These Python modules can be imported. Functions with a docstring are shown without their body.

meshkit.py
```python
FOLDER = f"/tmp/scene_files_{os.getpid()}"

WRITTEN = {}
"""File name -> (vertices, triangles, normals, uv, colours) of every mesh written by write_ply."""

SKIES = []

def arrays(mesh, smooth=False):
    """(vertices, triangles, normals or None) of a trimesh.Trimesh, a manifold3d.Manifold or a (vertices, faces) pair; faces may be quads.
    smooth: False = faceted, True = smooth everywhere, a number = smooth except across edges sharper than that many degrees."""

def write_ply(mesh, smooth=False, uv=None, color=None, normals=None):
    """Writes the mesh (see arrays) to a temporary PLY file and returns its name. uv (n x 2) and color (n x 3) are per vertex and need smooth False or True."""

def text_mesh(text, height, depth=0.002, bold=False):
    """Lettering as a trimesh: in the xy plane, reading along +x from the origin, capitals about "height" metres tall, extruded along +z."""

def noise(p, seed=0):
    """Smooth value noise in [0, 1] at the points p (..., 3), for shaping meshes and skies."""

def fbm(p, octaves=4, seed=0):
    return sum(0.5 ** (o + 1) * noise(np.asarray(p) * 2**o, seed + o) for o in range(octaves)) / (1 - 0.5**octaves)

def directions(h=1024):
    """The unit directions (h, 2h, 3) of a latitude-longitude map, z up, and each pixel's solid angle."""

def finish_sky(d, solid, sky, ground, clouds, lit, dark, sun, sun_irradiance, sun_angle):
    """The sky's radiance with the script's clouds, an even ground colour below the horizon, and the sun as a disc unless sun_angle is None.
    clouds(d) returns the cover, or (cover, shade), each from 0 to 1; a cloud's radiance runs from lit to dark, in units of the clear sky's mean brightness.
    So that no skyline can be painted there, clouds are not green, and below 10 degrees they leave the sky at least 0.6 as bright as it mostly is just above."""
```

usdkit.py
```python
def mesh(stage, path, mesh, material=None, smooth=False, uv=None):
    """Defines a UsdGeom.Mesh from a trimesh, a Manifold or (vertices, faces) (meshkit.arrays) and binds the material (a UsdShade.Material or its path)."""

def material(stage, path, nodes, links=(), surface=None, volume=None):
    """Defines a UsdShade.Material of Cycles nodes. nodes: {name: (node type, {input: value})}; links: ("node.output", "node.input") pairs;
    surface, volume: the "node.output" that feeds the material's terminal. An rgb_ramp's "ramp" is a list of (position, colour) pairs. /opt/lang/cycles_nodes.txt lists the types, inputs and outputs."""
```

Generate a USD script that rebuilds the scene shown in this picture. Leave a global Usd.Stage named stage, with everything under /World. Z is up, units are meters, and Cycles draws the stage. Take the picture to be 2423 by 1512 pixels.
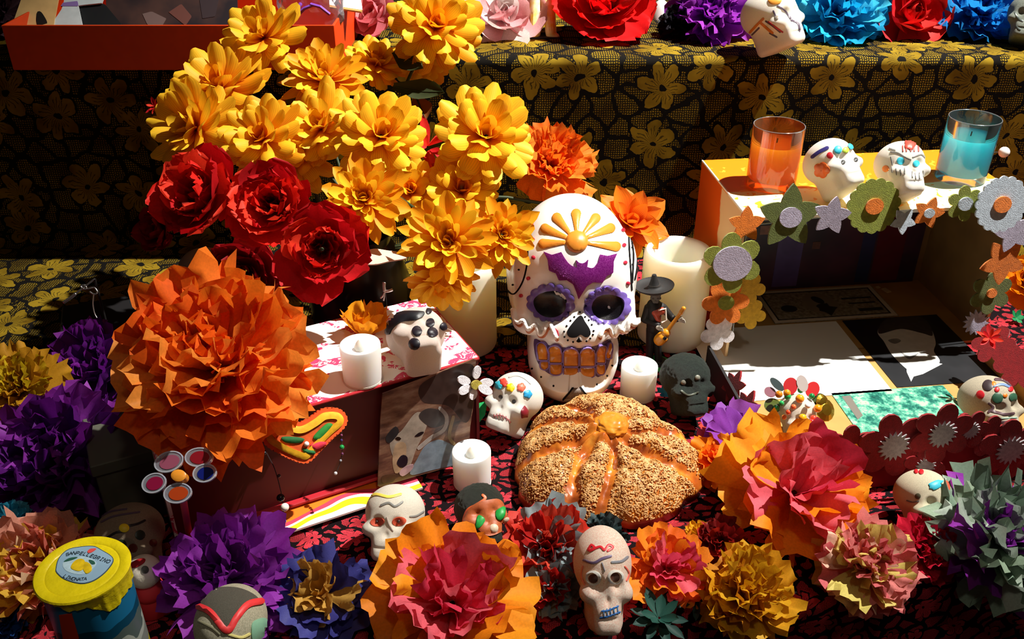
import math, numpy as np, trimesh, meshkit, usdkit
import manifold3d as m3
from shapely import affinity
from shapely.geometry import Polygon, Point, LineString, MultiPolygon, box as sbox
from shapely.ops import unary_union
from scipy.spatial import Delaunay
from pxr import Usd, UsdGeom, UsdLux, UsdShade, Gf, Sdf

stage = Usd.Stage.CreateInMemory()
UsdGeom.SetStageUpAxis(stage, 'Z'); UsdGeom.SetStageMetersPerUnit(stage, 1.0)
UsdGeom.Xform.Define(stage, '/World'); UsdGeom.Scope.Define(stage, '/World/Looks')

# ------------------------------------------------------------------ camera, light, exposure
PW, PH, FOC, CZ, PITCH = 2423, 1512, 2200.0, 0.58, math.radians(31)
CAM = np.array([0, 0, CZ])
FW = np.array([0, math.cos(PITCH), -math.sin(PITCH)]); UPV = np.array([0, math.sin(PITCH), math.cos(PITCH)]); RT = np.array([1.0, 0, 0])
cam = UsdGeom.Camera.Define(stage, '/World/camera')
cam.AddTransformOp().Set(Gf.Matrix4d(*RT, 0, *UPV, 0, *(-FW), 0, *CAM, 1))
cam.CreateHorizontalApertureAttr(36.0); cam.CreateFocalLengthAttr(36.0 * FOC / PW)
cam.CreateClippingRangeAttr(Gf.Vec2f(0.02, 50)); cam.CreateExposureAttr(0.0)

def lamp(name, pos, target, power, radius, cone, soft, col):
    """a spotlight: emits from a small sphere inside a cone"""
    l = UsdLux.SphereLight.Define(stage, '/World/' + name)
    pos, target = np.array(pos, float), np.array(target, float)
    b = pos - target; b /= np.linalg.norm(b); r = np.cross([0, 1, 0], b); r /= np.linalg.norm(r); u = np.cross(b, r)
    l.AddTransformOp().Set(Gf.Matrix4d(*r, 0, *u, 0, *b, 0, *pos, 1))
    l.CreateRadiusAttr(radius); l.CreateIntensityAttr(power); l.CreateColorAttr(Gf.Vec3f(*col)); l.CreateNormalizeAttr(True)
    s = UsdLux.ShapingAPI.Apply(l.GetPrim()); s.CreateShapingConeAngleAttr(cone); s.CreateShapingConeSoftnessAttr(soft)
    return l

lamp('ceiling_spotlight', (1.28, 1.06, 2.45), (0.10, 1.05, 0.0), 285.0, 0.022, 18.5, 1.0, (1.0, 0.96, 0.88))
lamp('ceiling_spotlight_001', (0.45, -0.55, 2.45), (0.0, 0.46, 0.0), 8.0, 0.12, 14.0, 1.0, (1.0, 0.88, 0.72))  # unseen fill lamp, added to lift the shaded fronts
dome = UsdLux.DomeLight.Define(stage, '/World/room_glow')
dome.CreateIntensityAttr(0.010); dome.CreateColorAttr(Gf.Vec3f(1.0, 0.80, 0.62))

# ------------------------------------------------------------------ helpers
def ray(p):
    p = np.atleast_2d(np.asarray(p, float))
    return RT * ((p[:, :1] - PW / 2) / FOC) - UPV * ((p[:, 1:2] - PH / 2) / FOC) + FW
def onz(x, y, z=0.0):
    d = ray((x, y))[0]; return CAM + d * ((z - CZ) / d[2])
def ony(x, y, Y):
    d = ray((x, y))[0]; return CAM + d * (Y / d[1])
def ondep(x, y, D): return CAM + ray((x, y))[0] * D
def depth(P): return float((np.asarray(P) - CAM) @ FW)
def px2m(px, P): return px * depth(P) / FOC
def view_axis(a, b, c):
    """a direction given as right / up / towards the viewer's side"""
    v = RT * a + UPV * b - FW * c; return v / np.linalg.norm(v)
def unit(v): v = np.asarray(v, float); return v / np.linalg.norm(v)

_used, _mats, _xf = {}, {}, {}
def numbered(parent, name):
    k = (parent, name); n = _used.get(k, 0); _used[k] = n + 1
    return name if n == 0 else f'{name}_{n:03d}'
def data(prim, **kw):
    for k, v in kw.items():
        if v: prim.SetCustomDataByKey(k, v)
def xform(loc=(0, 0, 0), R=None, s=1.0):
    M = np.eye(4); M[:3, :3] = (np.eye(3) if R is None else np.asarray(R)) * s; M[:3, 3] = loc; return M
def rotz(a): c, s = math.cos(a), math.sin(a); return np.array([[c, -s, 0], [s, c, 0], [0, 0, 1]])
def rotx(a): c, s = math.cos(a), math.sin(a); return np.array([[1, 0, 0], [0, c, -s], [0, s, c]])
def roty(a): c, s = math.cos(a), math.sin(a); return np.array([[c, 0, s], [0, 1, 0], [-s, 0, c]])
def frame(axis, spin=0.0):
    z = unit(axis); x = np.cross([0, 1, 0.01], z); x /= np.linalg.norm(x); y = np.cross(z, x)
    return np.stack([x, y, z], 1) @ rotz(spin)
def thing(name, label, cat, M=None, group=None, kind=None):
    p = '/World/' + numbered('/World', name); M = np.eye(4) if M is None else np.asarray(M, float)
    x = UsdGeom.Xform.Define(stage, p); x.AddTransformOp().Set(Gf.Matrix4d(*M.T.ravel().tolist()))
    data(x.GetPrim(), label=label, category=cat, group=group, kind=kind); _xf[p] = M; return p
def verts(mesh):
    v, f, _ = meshkit.arrays(mesh); return np.asarray(v, float), np.asarray(f)
def part(parent, name, mesh, mat, smooth=30, label=None, uv=None, world=False, kind=None):
    """one Mesh prim below a thing or a part; world=True: the mesh is in world coordinates"""
    v, f = verts(mesh)
    if world:
        top = '/'.join(parent.split('/')[:3]); Mi = np.linalg.inv(_xf.get(top, np.eye(4))); v = v @ Mi[:3, :3].T + Mi[:3, 3]
    p = parent + '/' + numbered(parent, name)
    if uv is not None and smooth is not False: smooth = True
    m = usdkit.mesh(stage, p, (v, f), mat, smooth=smooth, uv=uv)
    m.CreateDoubleSidedAttr(True)
    data(m.GetPrim(), label=label, kind=kind); return p
def single(name, mesh, mat, label, cat, group=None, smooth=30, uv=None, kind=None):
    p = part('/World', name, mesh, mat, smooth, uv=uv); data(stage.GetPrimAtPath(p), label=label, category=cat, group=group, kind=kind); return p
def copy_of(src, label, M, name=None, cat=None, group=None):
    prim = stage.GetPrimAtPath(src); d = prim.GetCustomData()
    nm = name or src.split('/')[-1].rstrip('0123456789').rstrip('_')
    p = '/World/' + numbered('/World', nm); x = UsdGeom.Xform.Define(stage, p)
    x.AddTransformOp().Set(Gf.Matrix4d(*np.asarray(M).T.ravel().tolist()))
    x.GetPrim().GetReferences().AddInternalReference(src); x.GetPrim().SetInstanceable(True)
    data(x.GetPrim(), label=label, category=cat or d.get('category'), group=group or d.get('group')); _xf[p] = M; return p

# meshes
cat_ = trimesh.util.concatenate
def bx(lo, hi, bev=0.0):
    lo, hi = np.minimum(lo, hi), np.maximum(lo, hi)
    if bev <= 0:
        m = trimesh.creation.box(hi - lo); m.apply_translation((lo + hi) / 2); return m
    bev = min(bev, 0.45 * float((hi - lo).min()))
    pts = []
    for sx in (0, 1):
        for sy in (0, 1):
            for sz in (0, 1):
                c = np.where([sx, sy, sz], hi - bev, lo + bev); s = np.where([sx, sy, sz], 1, -1)
                for k in range(3):
                    q = c.copy(); q[k] += s[k] * bev; pts.append(q)
    return trimesh.convex.convex_hull(np.array(pts))
def lathe(prof, n=40, squash=None):
    """(r, z) profile turned about z"""
    prof = np.asarray(prof, float); a = np.linspace(0, 2 * np.pi, n, endpoint=False); k = len(prof)
    v = np.stack([prof[None, :, 0] * np.cos(a)[:, None], prof[None, :, 0] * np.sin(a)[:, None], np.broadcast_to(prof[None, :, 1], (n, k))], -1).reshape(-1, 3)
    f = []
    for i in range(n):
        j = (i + 1) % n
        for q in range(k - 1):
            a0, b0, c0, d0 = i * k + q, j * k + q, j * k + q + 1, i * k + q + 1
            if prof[q, 0] > 1e-7: f.append((a0, b0, c0))
            if prof[q + 1, 0] > 1e-7: f.append((a0, c0, d0))
    m = trimesh.Trimesh(v, f, process=False); m.merge_vertices(); return m
def tube(pts, r, n=8):
    pts = np.asarray(pts, float); k = len(pts); r = np.broadcast_to(np.asarray(r, float), (k,))
    t = np.gradient(pts, axis=0); t /= np.maximum(np.linalg.norm(t, axis=1, keepdims=True), 1e-12)
    ref = np.array([0.13, 0.21, 0.97]) if abs(unit(t.mean(0) + 1e-9)[2]) < 0.9 else np.array([0.97, 0.2, 0.1])
    x = np.cross(t, ref); x /= np.linalg.norm(x, axis=1, keepdims=True); y = np.cross(t, x)
    a = np.linspace(0, 2 * np.pi, n, endpoint=False)
    v = (pts[:, None] + r[:, None, None] * (x[:, None] * np.cos(a)[None, :, None] + y[:, None] * np.sin(a)[None, :, None])).reshape(-1, 3)
    f = []
    for i in range(k - 1):
        for j in range(n):
            q = (j + 1) % n; f += [(i * n + j, i * n + q, (i + 1) * n + q), (i * n + j, (i + 1) * n + q, (i + 1) * n + j)]
    v = np.vstack([v, pts[0], pts[-1]]); c0, c1 = len(v) - 2, len(v) - 1
    for j in range(n):
        q = (j + 1) % n; f += [(c0, q, j), (c1, (k - 1) * n + j, (k - 1) * n + q)]
    return trimesh.Trimesh(v, f, process=False)
def ball(c, r, n=2):
    m = trimesh.creation.icosphere(n, 1.0); m.apply_scale(r) if np.ndim(r) == 0 else m.apply_transform(np.diag([*r, 1.0])); m.apply_translation(c); return m
def slab(poly, z0, z1):
    """extruded polygon between two heights"""
    gs = getattr(poly, 'geoms', [poly]); out = []
    for g in gs:
        m = trimesh.creation.extrude_polygon(g, z1 - z0, engine='earcut'); m.apply_translation([0, 0, z0]); out.append(m)
    return cat_(out)
def move(mesh, M): m = mesh.copy(); m.apply_transform(M); return m
def blob2d(c, rx, ry=None, n=20, rot=0.0, wob=0.0, seed=0):
    a = np.linspace(0, 2 * np.pi, n, endpoint=False); w = 1 + wob * np.random.default_rng(seed).normal(size=n)
    p = np.stack([rx * w * np.cos(a), (ry or rx) * w * np.sin(a)], 1); c0, s0 = math.cos(rot), math.sin(rot)
    return Polygon(p @ np.array([[c0, s0], [-s0, c0]]) + c)
def catmull(P, n=8, closed=False):
    P = np.asarray(P, float); out = []; k = len(P); rng_ = range(k if closed else k - 1)
    for i in rng_:
        if closed: a, b, c, d = P[(i - 1) % k], P[i], P[(i + 1) % k], P[(i + 2) % k]
        else: a, b, c, d = P[max(i - 1, 0)], P[i], P[i + 1], P[min(i + 2, k - 1)]
        t = np.linspace(0, 1, n, endpoint=False)[:, None]
        out.append(0.5 * ((2 * b) + (c - a) * t + (2 * a - 5 * b + 4 * c - d) * t ** 2 + (3 * b - a - 3 * c + d) * t ** 3))
    return np.vstack(out + ([] if closed else [P[-1:]]))
def line2d(pts, w, smooth=True):
    pts = catmull(pts, 6) if smooth and len(pts) > 2 else pts
    return LineString(pts).buffer(w / 2, quad_segs=3)
def spread(poly, step):
    """points in a polygon: its edge and a jittered grid inside, triangulated"""
    parts = []
    for g in getattr(poly, 'geoms', [poly]):
        E = [np.array([r.interpolate(d).coords[0] for d in np.arange(0, r.length, step)]) for r in [g.exterior, *g.interiors]]
        x0, y0, x1, y1 = g.bounds; h = step * 1.05
        gx, gy = np.meshgrid(np.arange(x0 + h / 2, x1, h), np.arange(y0 + h / 2, y1, h)); G = np.stack([gx.ravel(), gy.ravel()], 1)
        inner = g.buffer(-0.45 * step)
        from shapely import contains_xy
        if not inner.is_empty and len(G): G = G[contains_xy(inner, G[:, 0], G[:, 1])]
        else: G = np.zeros((0, 2))
        P = np.vstack(E + [G])
        if len(P) < 3: continue
        try: T = Delaunay(P).simplices
        except Exception: continue
        c = P[T].mean(1); T = T[contains_xy(g, c[:, 0], c[:, 1])]
        q = P[T]; ar = (q[:, 1, 0] - q[:, 0, 0]) * (q[:, 2, 1] - q[:, 0, 1]) - (q[:, 1, 1] - q[:, 0, 1]) * (q[:, 2, 0] - q[:, 0, 0])
        T = T[np.abs(ar) > 1e-9 * step * step]; ar = ar[np.abs(ar) > 1e-9 * step * step]; T[ar < 0] = T[ar < 0][:, ::-1]
        parts.append((P, T, g))
    return parts
def drape(poly, tracer, thick, step=None, bulge=0.0, sink=0.0008, flip=-1):
    """a raised patch over a surface. tracer(points 2-D) -> world points, normals; bulge: extra height in the middle"""
    out = []
    if poly.is_empty: return None
    if step is None: step = max(1.6, math.sqrt(max(poly.area, 1)) / 11)
    for P, T, g in spread(poly, step):
        S, N = tracer(P); ok = np.isfinite(S).all(1)
        if not ok.all():
            T = T[ok[T].all(1)]
            S = np.where(ok[:, None], S, 0); N = np.where(ok[:, None], N, 0)
        if not len(T): continue
        h = np.full(len(P), thick)
        if bulge:
            d = np.array([g.exterior.distance(Point(p)) for p in P]); h = h + bulge * np.sqrt(np.clip(d / max(d.max(), 1e-9), 0, 1))
        top, bot = S + N * h[:, None], S - N * sink; n = len(P)
        e = np.vstack([T[:, [0, 1]], T[:, [1, 2]], T[:, [2, 0]]]); key = {tuple(x) for x in e.tolist()}
        side = [(a, b) for a, b in key if (b, a) not in key]
        F = [T[:, ::-1], T + n] + ([np.array([(a, b, b + n) for a, b in side]), np.array([(a, b + n, a + n) for a, b in side])] if side else [])
        m = trimesh.Trimesh(np.vstack([top, bot]), np.vstack(F), process=False); m.remove_unreferenced_vertices(); out.append(m)
    return cat_(out) if out else None
def plane_tracer(P0, n):
    P0, n = np.asarray(P0, float), unit(n)
    def tr(p):
        d = ray(p); t = ((P0 - CAM) @ n) / (d @ n); return CAM + d * t[:, None], np.broadcast_to(n if n @ FW < 0 else -n, (len(d), 3))
    return tr

# ------------------------------------------------------------------ materials
def lin(h):
    h = h.lstrip('#'); c = np.array([int(h[i:i + 2], 16) for i in (0, 2, 4)]) / 255
    return tuple(np.where(c <= 0.04045, c / 12.92, ((c + 0.055) / 1.055) ** 2.4))
def mt(name, col, rough=0.6, spec=0.4, trans=0.0, vary=0.0, vscale=60.0, col2=None, bump=0.0, bscale=300.0, sss=0.0, srad=(1, 0.55, 0.3), sscale=0.012, metal=0.0, coat=0.0, sheen=0.0, uvramp=None, rand=0.0):
    """a plain procedural material, made once: colour with noise variation, fine bump, and a translucent share for paper and petals"""
    if name in _mats: return _mats[name]
    col = lin(col) if isinstance(col, str) else col
    n = {'p': ('principled_bsdf', dict(base_color=col, roughness=rough, specular_ior_level=spec, metallic=metal, coat_weight=coat, sheen_weight=sheen))}; L = []; src = None
    n['tc'] = ('texture_coordinate', {})
    if sss: n['p'][1].update(subsurface_weight=sss, subsurface_radius=srad, subsurface_scale=sscale)
    if uvramp:
        n['uv'] = ('uvmap', {}); n['sx'] = ('separate_xyz', {}); n['rp'] = ('rgb_ramp', {'ramp': [(a, lin(c)) for a, c in uvramp]}); L += [('uv.UV', 'sx.vector'), ('sx.x', 'rp.fac')]; src = 'rp.color'
        n['wv'] = ('wave_texture', dict(bands_direction='y', scale=3.0, distortion=1.5, detail=2.0)); L += [('uv.UV', 'wv.vector')]
        n['wm'] = ('map_range', dict(to_min=0.86, to_max=1.03)); L += [('wv.fac', 'wm.value')]
        n['ws'] = ('vector_math', dict(math_type='scale')); L += [(src, 'ws.vector1'), ('wm.result', 'ws.scale')]; src = 'ws.vector'
    if vary or col2 is not None:
        c2 = lin(col2) if isinstance(col2, str) else (col2 if col2 is not None else tuple(np.array(col) * (1 - vary)))
        n['nz'] = ('noise_texture', dict(scale=vscale, detail=4.0)); n['mr'] = ('map_range', dict(from_min=0.35, from_max=0.65, clamp=True)); n['mx'] = ('mix_color', dict(a=col, b=c2))
        L += [('tc.object', 'nz.vector'), ('nz.fac', 'mr.value'), ('mr.result', 'mx.fac')]
        if src: L += [(src, 'mx.a')]
        src = 'mx.result'
    if src: L += [(src, 'p.base_color')]
    if bump:
        n['bz'] = ('noise_texture', dict(scale=bscale, detail=3.0)); n['bp'] = ('bump', dict(strength=1.0, distance=bump)); L += [('tc.object', 'bz.vector'), ('bz.fac', 'bp.height'), ('bp.normal', 'p.normal')]
    surf = 'p.BSDF'
    if trans:
        n['t'] = ('translucent_bsdf', dict(color=col)); n['m'] = ('mix_closure', dict(fac=trans)); L += [('p.BSDF', 'm.closure1'), ('t.BSDF', 'm.closure2')]; surf = 'm.closure'
        if src: L += [(src, 't.color')]
    _mats[name] = usdkit.material(stage, '/World/Looks/' + name, n, L, surface=surf); return _mats[name]
def glassy(name, tint, rough=0.0):
    if name not in _mats: _mats[name] = usdkit.material(stage, '/World/Looks/' + name, {'p': ('principled_bsdf', dict(base_color=tint, roughness=rough, transmission_weight=1.0, ior=1.45))}, [], surface='p.BSDF')
    return _mats[name]
def film(name, col, opac):
    """thin clear or tinted plastic: transparent mixed with gloss by fresnel, and with a little colour"""
    if name not in _mats:
        _mats[name] = usdkit.material(stage, '/World/Looks/' + name, {'t': ('transparent_bsdf', dict(color=col)), 'g': ('glossy_bsdf', dict(color=(1, 1, 1), roughness=0.08)), 'f': ('fresnel', dict(IOR=1.5)), 'm': ('mix_closure', {}), 'd': ('principled_bsdf', dict(base_color=col, roughness=0.3)), 'm2': ('mix_closure', dict(fac=opac))},
            [('f.fac', 'm.fac'), ('t.BSDF', 'm.closure1'), ('g.BSDF', 'm.closure2'), ('m.closure', 'm2.closure1'), ('d.BSDF', 'm2.closure2')], surface='m2.closure')
    return _mats[name]
def lace(name, cloth, black, scale, petal, fill, net, warp=0.026):
    """printed-lace cloth: flowers of black outline and vein over plain cloth, leaves and fine net between them (flat pattern in the cloth's own plane)"""
    n, L = {}, []
    def nd(k, t, **kw): n[k] = (t, kw); return k
    def ma(k, op, a, b=None, c=None, **kw):
        nd(k, 'math', math_type=op, **kw)
        for i, x in enumerate((a, b, c)):
            if x is None: continue
            if isinstance(x, str): L.append((x, f'{k}.value{i + 1}'))
            else: n[k][1][f'value{i + 1}'] = x
        return k + '.value'
    nd('uv', 'uvmap'); nd('dn', 'noise_texture', scale=30.0, detail=4.0); L.append(('uv.UV', 'dn.vector'))
    nd('d1', 'vector_math', math_type='subtract', vector2=(0.5, 0.5, 0.5)); L.append(('dn.color', 'd1.vector1'))
    nd('d2', 'vector_math', math_type='scale', scale=warp); L.append(('d1.vector', 'd2.vector1'))
    nd('d3', 'vector_math', math_type='add'); L.extend([('uv.UV', 'd3.vector1'), ('d2.vector', 'd3.vector2')])
    nd('v', 'voronoi_texture', dimensions='2D', feature='f1', scale=scale, randomness=0.75); L.append(('d3.vector', 'v.vector'))
    nd('sc', 'vector_math', math_type='scale', scale=scale); L.append(('d3.vector', 'sc.vector1'))
    nd('ps', 'vector_math', math_type='scale', scale=scale); L.append(('v.position', 'ps.vector1'))
    nd('df', 'vector_math', math_type='subtract'); L.extend([('sc.vector', 'df.vector1'), ('ps.vector', 'df.vector2')])
    nd('s', 'separate_xyz'); L.append(('df.vector', 's.vector')); nd('cs', 'separate_xyz'); L.append(('v.color', 'cs.vector'))
    an = ma('an', 'arctan2', 's.y', 's.x'); an = ma('an2', 'multiply_add', 'cs.x', 6.28, an)
    sn = ma('sn', 'sine', ma('a3', 'multiply', an, 3.0)); pt = ma('pt', 'absolute', sn)
    rp = ma('rp', 'multiply_add', ma('pp', 'power', pt, 0.6), petal * 0.72, petal * 0.28)
    ratio = ma('ra', 'divide', 'v.distance', rp)
    out = ma('ol', 'less_than', ma('oa', 'absolute', ma('os', 'subtract', ratio, 1.0)), 0.075)
    ins = ma('in', 'less_than', ratio, 1.0)
    vein = ma('ve', 'greater_than', ma('vs', 'sine', ma('vm', 'multiply', an, 24.0)), 0.72); vein = ma('v2', 'multiply', vein, ma('vr', 'less_than', ratio, 0.62)); core = ma('co', 'less_than', 'v.distance', petal * 0.13)
    nd('l', 'voronoi_texture', dimensions='2D', feature='distance_to_edge', scale=scale * 2.4, randomness=1.0); L.append(('d3.vector', 'l.vector'))
    leaf = ma('le', 'less_than', 'l.distance', fill)
    nd('w', 'voronoi_texture', dimensions='2D', feature='distance_to_edge', scale=scale * 26.0, randomness=0.35); L.append(('uv.UV', 'w.vector'))
    web = ma('we', 'less_than', 'w.distance', net)
    ground = ma('g', 'maximum', leaf, web); ground = ma('g2', 'multiply', ground, ma('no', 'subtract', 1.0, ins))
    k = ma('k1', 'maximum', ground, out); k = ma('k2', 'maximum', k, ma('vk', 'multiply', vein, 0.75)); k = ma('k3', 'maximum', k, core)
    nd('vn', 'noise_texture', scale=22.0, detail=3.0); L.append(('uv.UV', 'vn.vector')); nd('vr2', 'map_range', from_min=0.35, from_max=0.62, clamp=True); L.append(('vn.fac', 'vr2.value')); nd('cv', 'mix_color', a=tuple(np.array(cloth) * [.42, .36, .3]), b=cloth); L.append(('vr2.result', 'cv.fac')); L.append(('cv.result', 'mx.a'))
    nd('mx', 'mix_color', b=black); L.append((k, 'mx.fac')); nd('p', 'principled_bsdf', roughness=0.9, specular_ior_level=0.08); L.append(('mx.result', 'p.base_color'))
    nd('bp', 'bump', strength=0.6, distance=0.0006); L.extend([(k, 'bp.height'), ('bp.normal', 'p.normal')])
    return usdkit.material(stage, '/World/Looks/' + name, n, L, surface='p.BSDF')

# ------------------------------------------------------------------ the room, the altar and its cloths
RY, SZ = 1.16, 0.262                       # riser front and height of the upper step
floor_m = mt('dark_floor', (0.03, 0.025, 0.02), 0.7, vary=0.3); wall_m = mt('dark_wall', (0.04, 0.032, 0.028), 0.9, vary=0.2, vscale=8)
def struct(name, mesh, m): p = part('/World', name, mesh, m); data(stage.GetPrimAtPath(p), kind='structure')
struct('floor', bx([-3, -2, -0.80], [3, 3, -0.75]), floor_m)
struct('wall_back', bx([-3, 1.95, -0.75], [3, 2.0, 2.6]), wall_m)
wood = mt('raw_wood', '#5a3d26', 0.6, vary=0.3)
t = thing('altar_table', 'low stepped altar table hidden under the red and yellow lace cloths', 'table', xform((0, 1.0, -0.75)))
part(t, 'tabletop', slab(Polygon([(-1.04, 0.30), (1.04, 0.695), (1.04, 1.85), (-1.04, 1.85)]), -0.03, -0.004), wood, world=True)
part(t, 'step_box', bx([-1.05, RY + 0.012, -0.004], [1.05, 1.85, SZ - 0.006]), wood, world=True)
for sx in (-1, 1):
    for yy in (0.76, 1.80): part(t, 'leg', bx([sx * 1.0 - 0.03, yy - 0.03, -0.75], [sx * 1.0 + 0.03, yy + 0.03, -0.03]), wood, world=True)

def sheet(path2, x0, x1, nx, disp, skew=None):
    """cloth swept along x: path2 = (y, z) profile; uv in metres"""
    P = np.asarray(path2, float); s = np.r_[0, np.cumsum(np.linalg.norm(np.diff(P, axis=0), axis=1))]
    tg = np.gradient(P, axis=0); tg /= np.linalg.norm(tg, axis=1, keepdims=True); nr = np.stack([-tg[:, 1], tg[:, 0]], 1)
    X = np.linspace(x0, x1, nx); xx, ss = np.meshgrid(X, s, indexing='ij')
    d = disp(xx, ss); yb = P[None, :, 0] + (skew(xx, P[None, :, 0]) if skew else 0); v = np.stack([xx, yb + nr[None, :, 0] * d, P[None, :, 1] + nr[None, :, 1] * d], -1).reshape(-1, 3)
    k = len(P); i, j = np.meshgrid(np.arange(nx - 1), np.arange(k - 1), indexing='ij'); a = (i * k + j).ravel()
    f = np.vstack([np.stack([a, a + 1, a + k + 1], 1), np.stack([a, a + k + 1, a + k], 1)])
    return (v, f), np.stack([xx.ravel(), ss.ravel()], 1)
def dens(P, h):
    out = []
    for a, b in zip(P[:-1], P[1:]):
        n = max(1, int(np.linalg.norm(np.subtract(b, a)) / h)); out += [np.add(a, np.subtract(b, a) * i / n) for i in range(n)]
    return np.array(out + [P[-1]])
yl = lace('yellow_lace', lin('#8e741c'), (0.006, 0.005, 0.004), 13.0, 0.44, 0.085, 0.19)
arc = [(RY + 0.008 - 0.008 * math.sin(a), SZ - 0.008 + 0.008 * math.cos(a)) for a in np.linspace(0, math.pi / 2, 6)]
m, uv = sheet(dens([(1.86, SZ), *arc, (RY - 0.004, 0.012), (RY - 0.010, 0.005), (0.90, 0.0028)], 0.012), -1.05, 1.05, 180, lambda x, s: np.where((s > 0.972) & (x > 0.16), 0.016, 0) + np.where(s > 0.97, 0.3, 1) * 0.004 * (meshkit.fbm(np.stack([x * 9, s * 3.5, x * 0], -1), 3, 5) - 0.5) - 0.0015)
single('lace_cloth', m, yl, 'yellow cloth under black floral lace hanging from the upper altar step', 'cloth', uv=uv, smooth=True)
rl = lace('red_lace', lin('#c83844'), (0.006, 0.003, 0.004), 27.0, 0.34, 0.17, 0.10, 0.030)
arc = [(0.412 - 0.012 * math.sin(a), -0.012 + 0.012 * math.cos(a)) for a in np.linspace(0, math.pi / 2, 6)]
m, uv = sheet(dens([(RY + 0.006, 0.0), *arc, (0.40, -0.55)], 0.012), -1.06, 1.06, 180, lambda x, s: 0.003 * meshkit.fbm(np.stack([x * 11, s * 11, x * 0], -1), 3, 9), lambda x, y: (0.075 + 0.19 * x) * np.clip((0.78 - y) / 0.3, 0, 1))
single('lace_cloth', m, rl, 'coral red cloth under black lace spread over the lower altar table', 'cloth', uv=uv, smooth=True)

# ------------------------------------------------------------------ felt flowers
felt_c = dict(orange='#ee7f22', olive='#8b9434', dark_olive='#5f6a2c', lavender='#b9b1c9', pale_blue='#c3d0de', white='#e6e3ea', red='#8e1119', yellow='#c79a1e', green='#1f9a55', mustard='#a8962e', grey='#aaa6aa')
def felt(k): return mt('felt_' + k, felt_c[k], 0.9, 0.15, vary=0.25, vscale=300, bump=0.0004, bscale=900, sheen=0.3)
def petals2d(kind, n, R, rot=0.0):
    ps = []
    if kind == 'scallop':
        a = np.linspace(0, 2 * np.pi, 24 * n, endpoint=False); r = R * (0.90 + 0.10 * np.abs(np.sin(a * n / 2)) ** 0.7); return Polygon(np.stack([r * np.cos(a + rot), r * np.sin(a + rot)], 1))
    if kind == 'spiky':
        a = np.linspace(0, 2 * np.pi, 2 * n, endpoint=False); r = np.where(np.arange(2 * n) % 2, R, R * 0.68); return Polygon(np.stack([r * np.cos(a + rot), r * np.sin(a + rot)], 1))
    for i in range(n):
        a = rot + 2 * math.pi * i / n
        if kind == 'round': ps.append(affinity.rotate(affinity.translate(affinity.scale(Point(0, 0).buffer(1, 10), R * 0.36, R * 0.33 * 5 / n ** 0.95), R * 0.62, 0), a, (0, 0), use_radians=True))
        else:
            t = np.linspace(0, 1, 12); w = R * 0.30 * 5 / n * np.sin(np.pi * t ** 0.8) ** 0.9
            pl = np.vstack([np.stack([R * t, w], 1), np.stack([R * t[::-1], -w[::-1]], 1)]); ps.append(affinity.rotate(Polygon(pl).buffer(R * 0.012), a, (0, 0), use_radians=True))
    return unary_union(ps + [Point(0, 0).buffer(R * (0.34 if kind == 'round' else 0.2))]).buffer(R * 0.02).simplify(R * 0.01)
def felt_mesh(kind, n, R, rot, thick=0.002, z0=0.0): return slab(petals2d(kind, n, R, rot), z0, z0 + thick)
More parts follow.
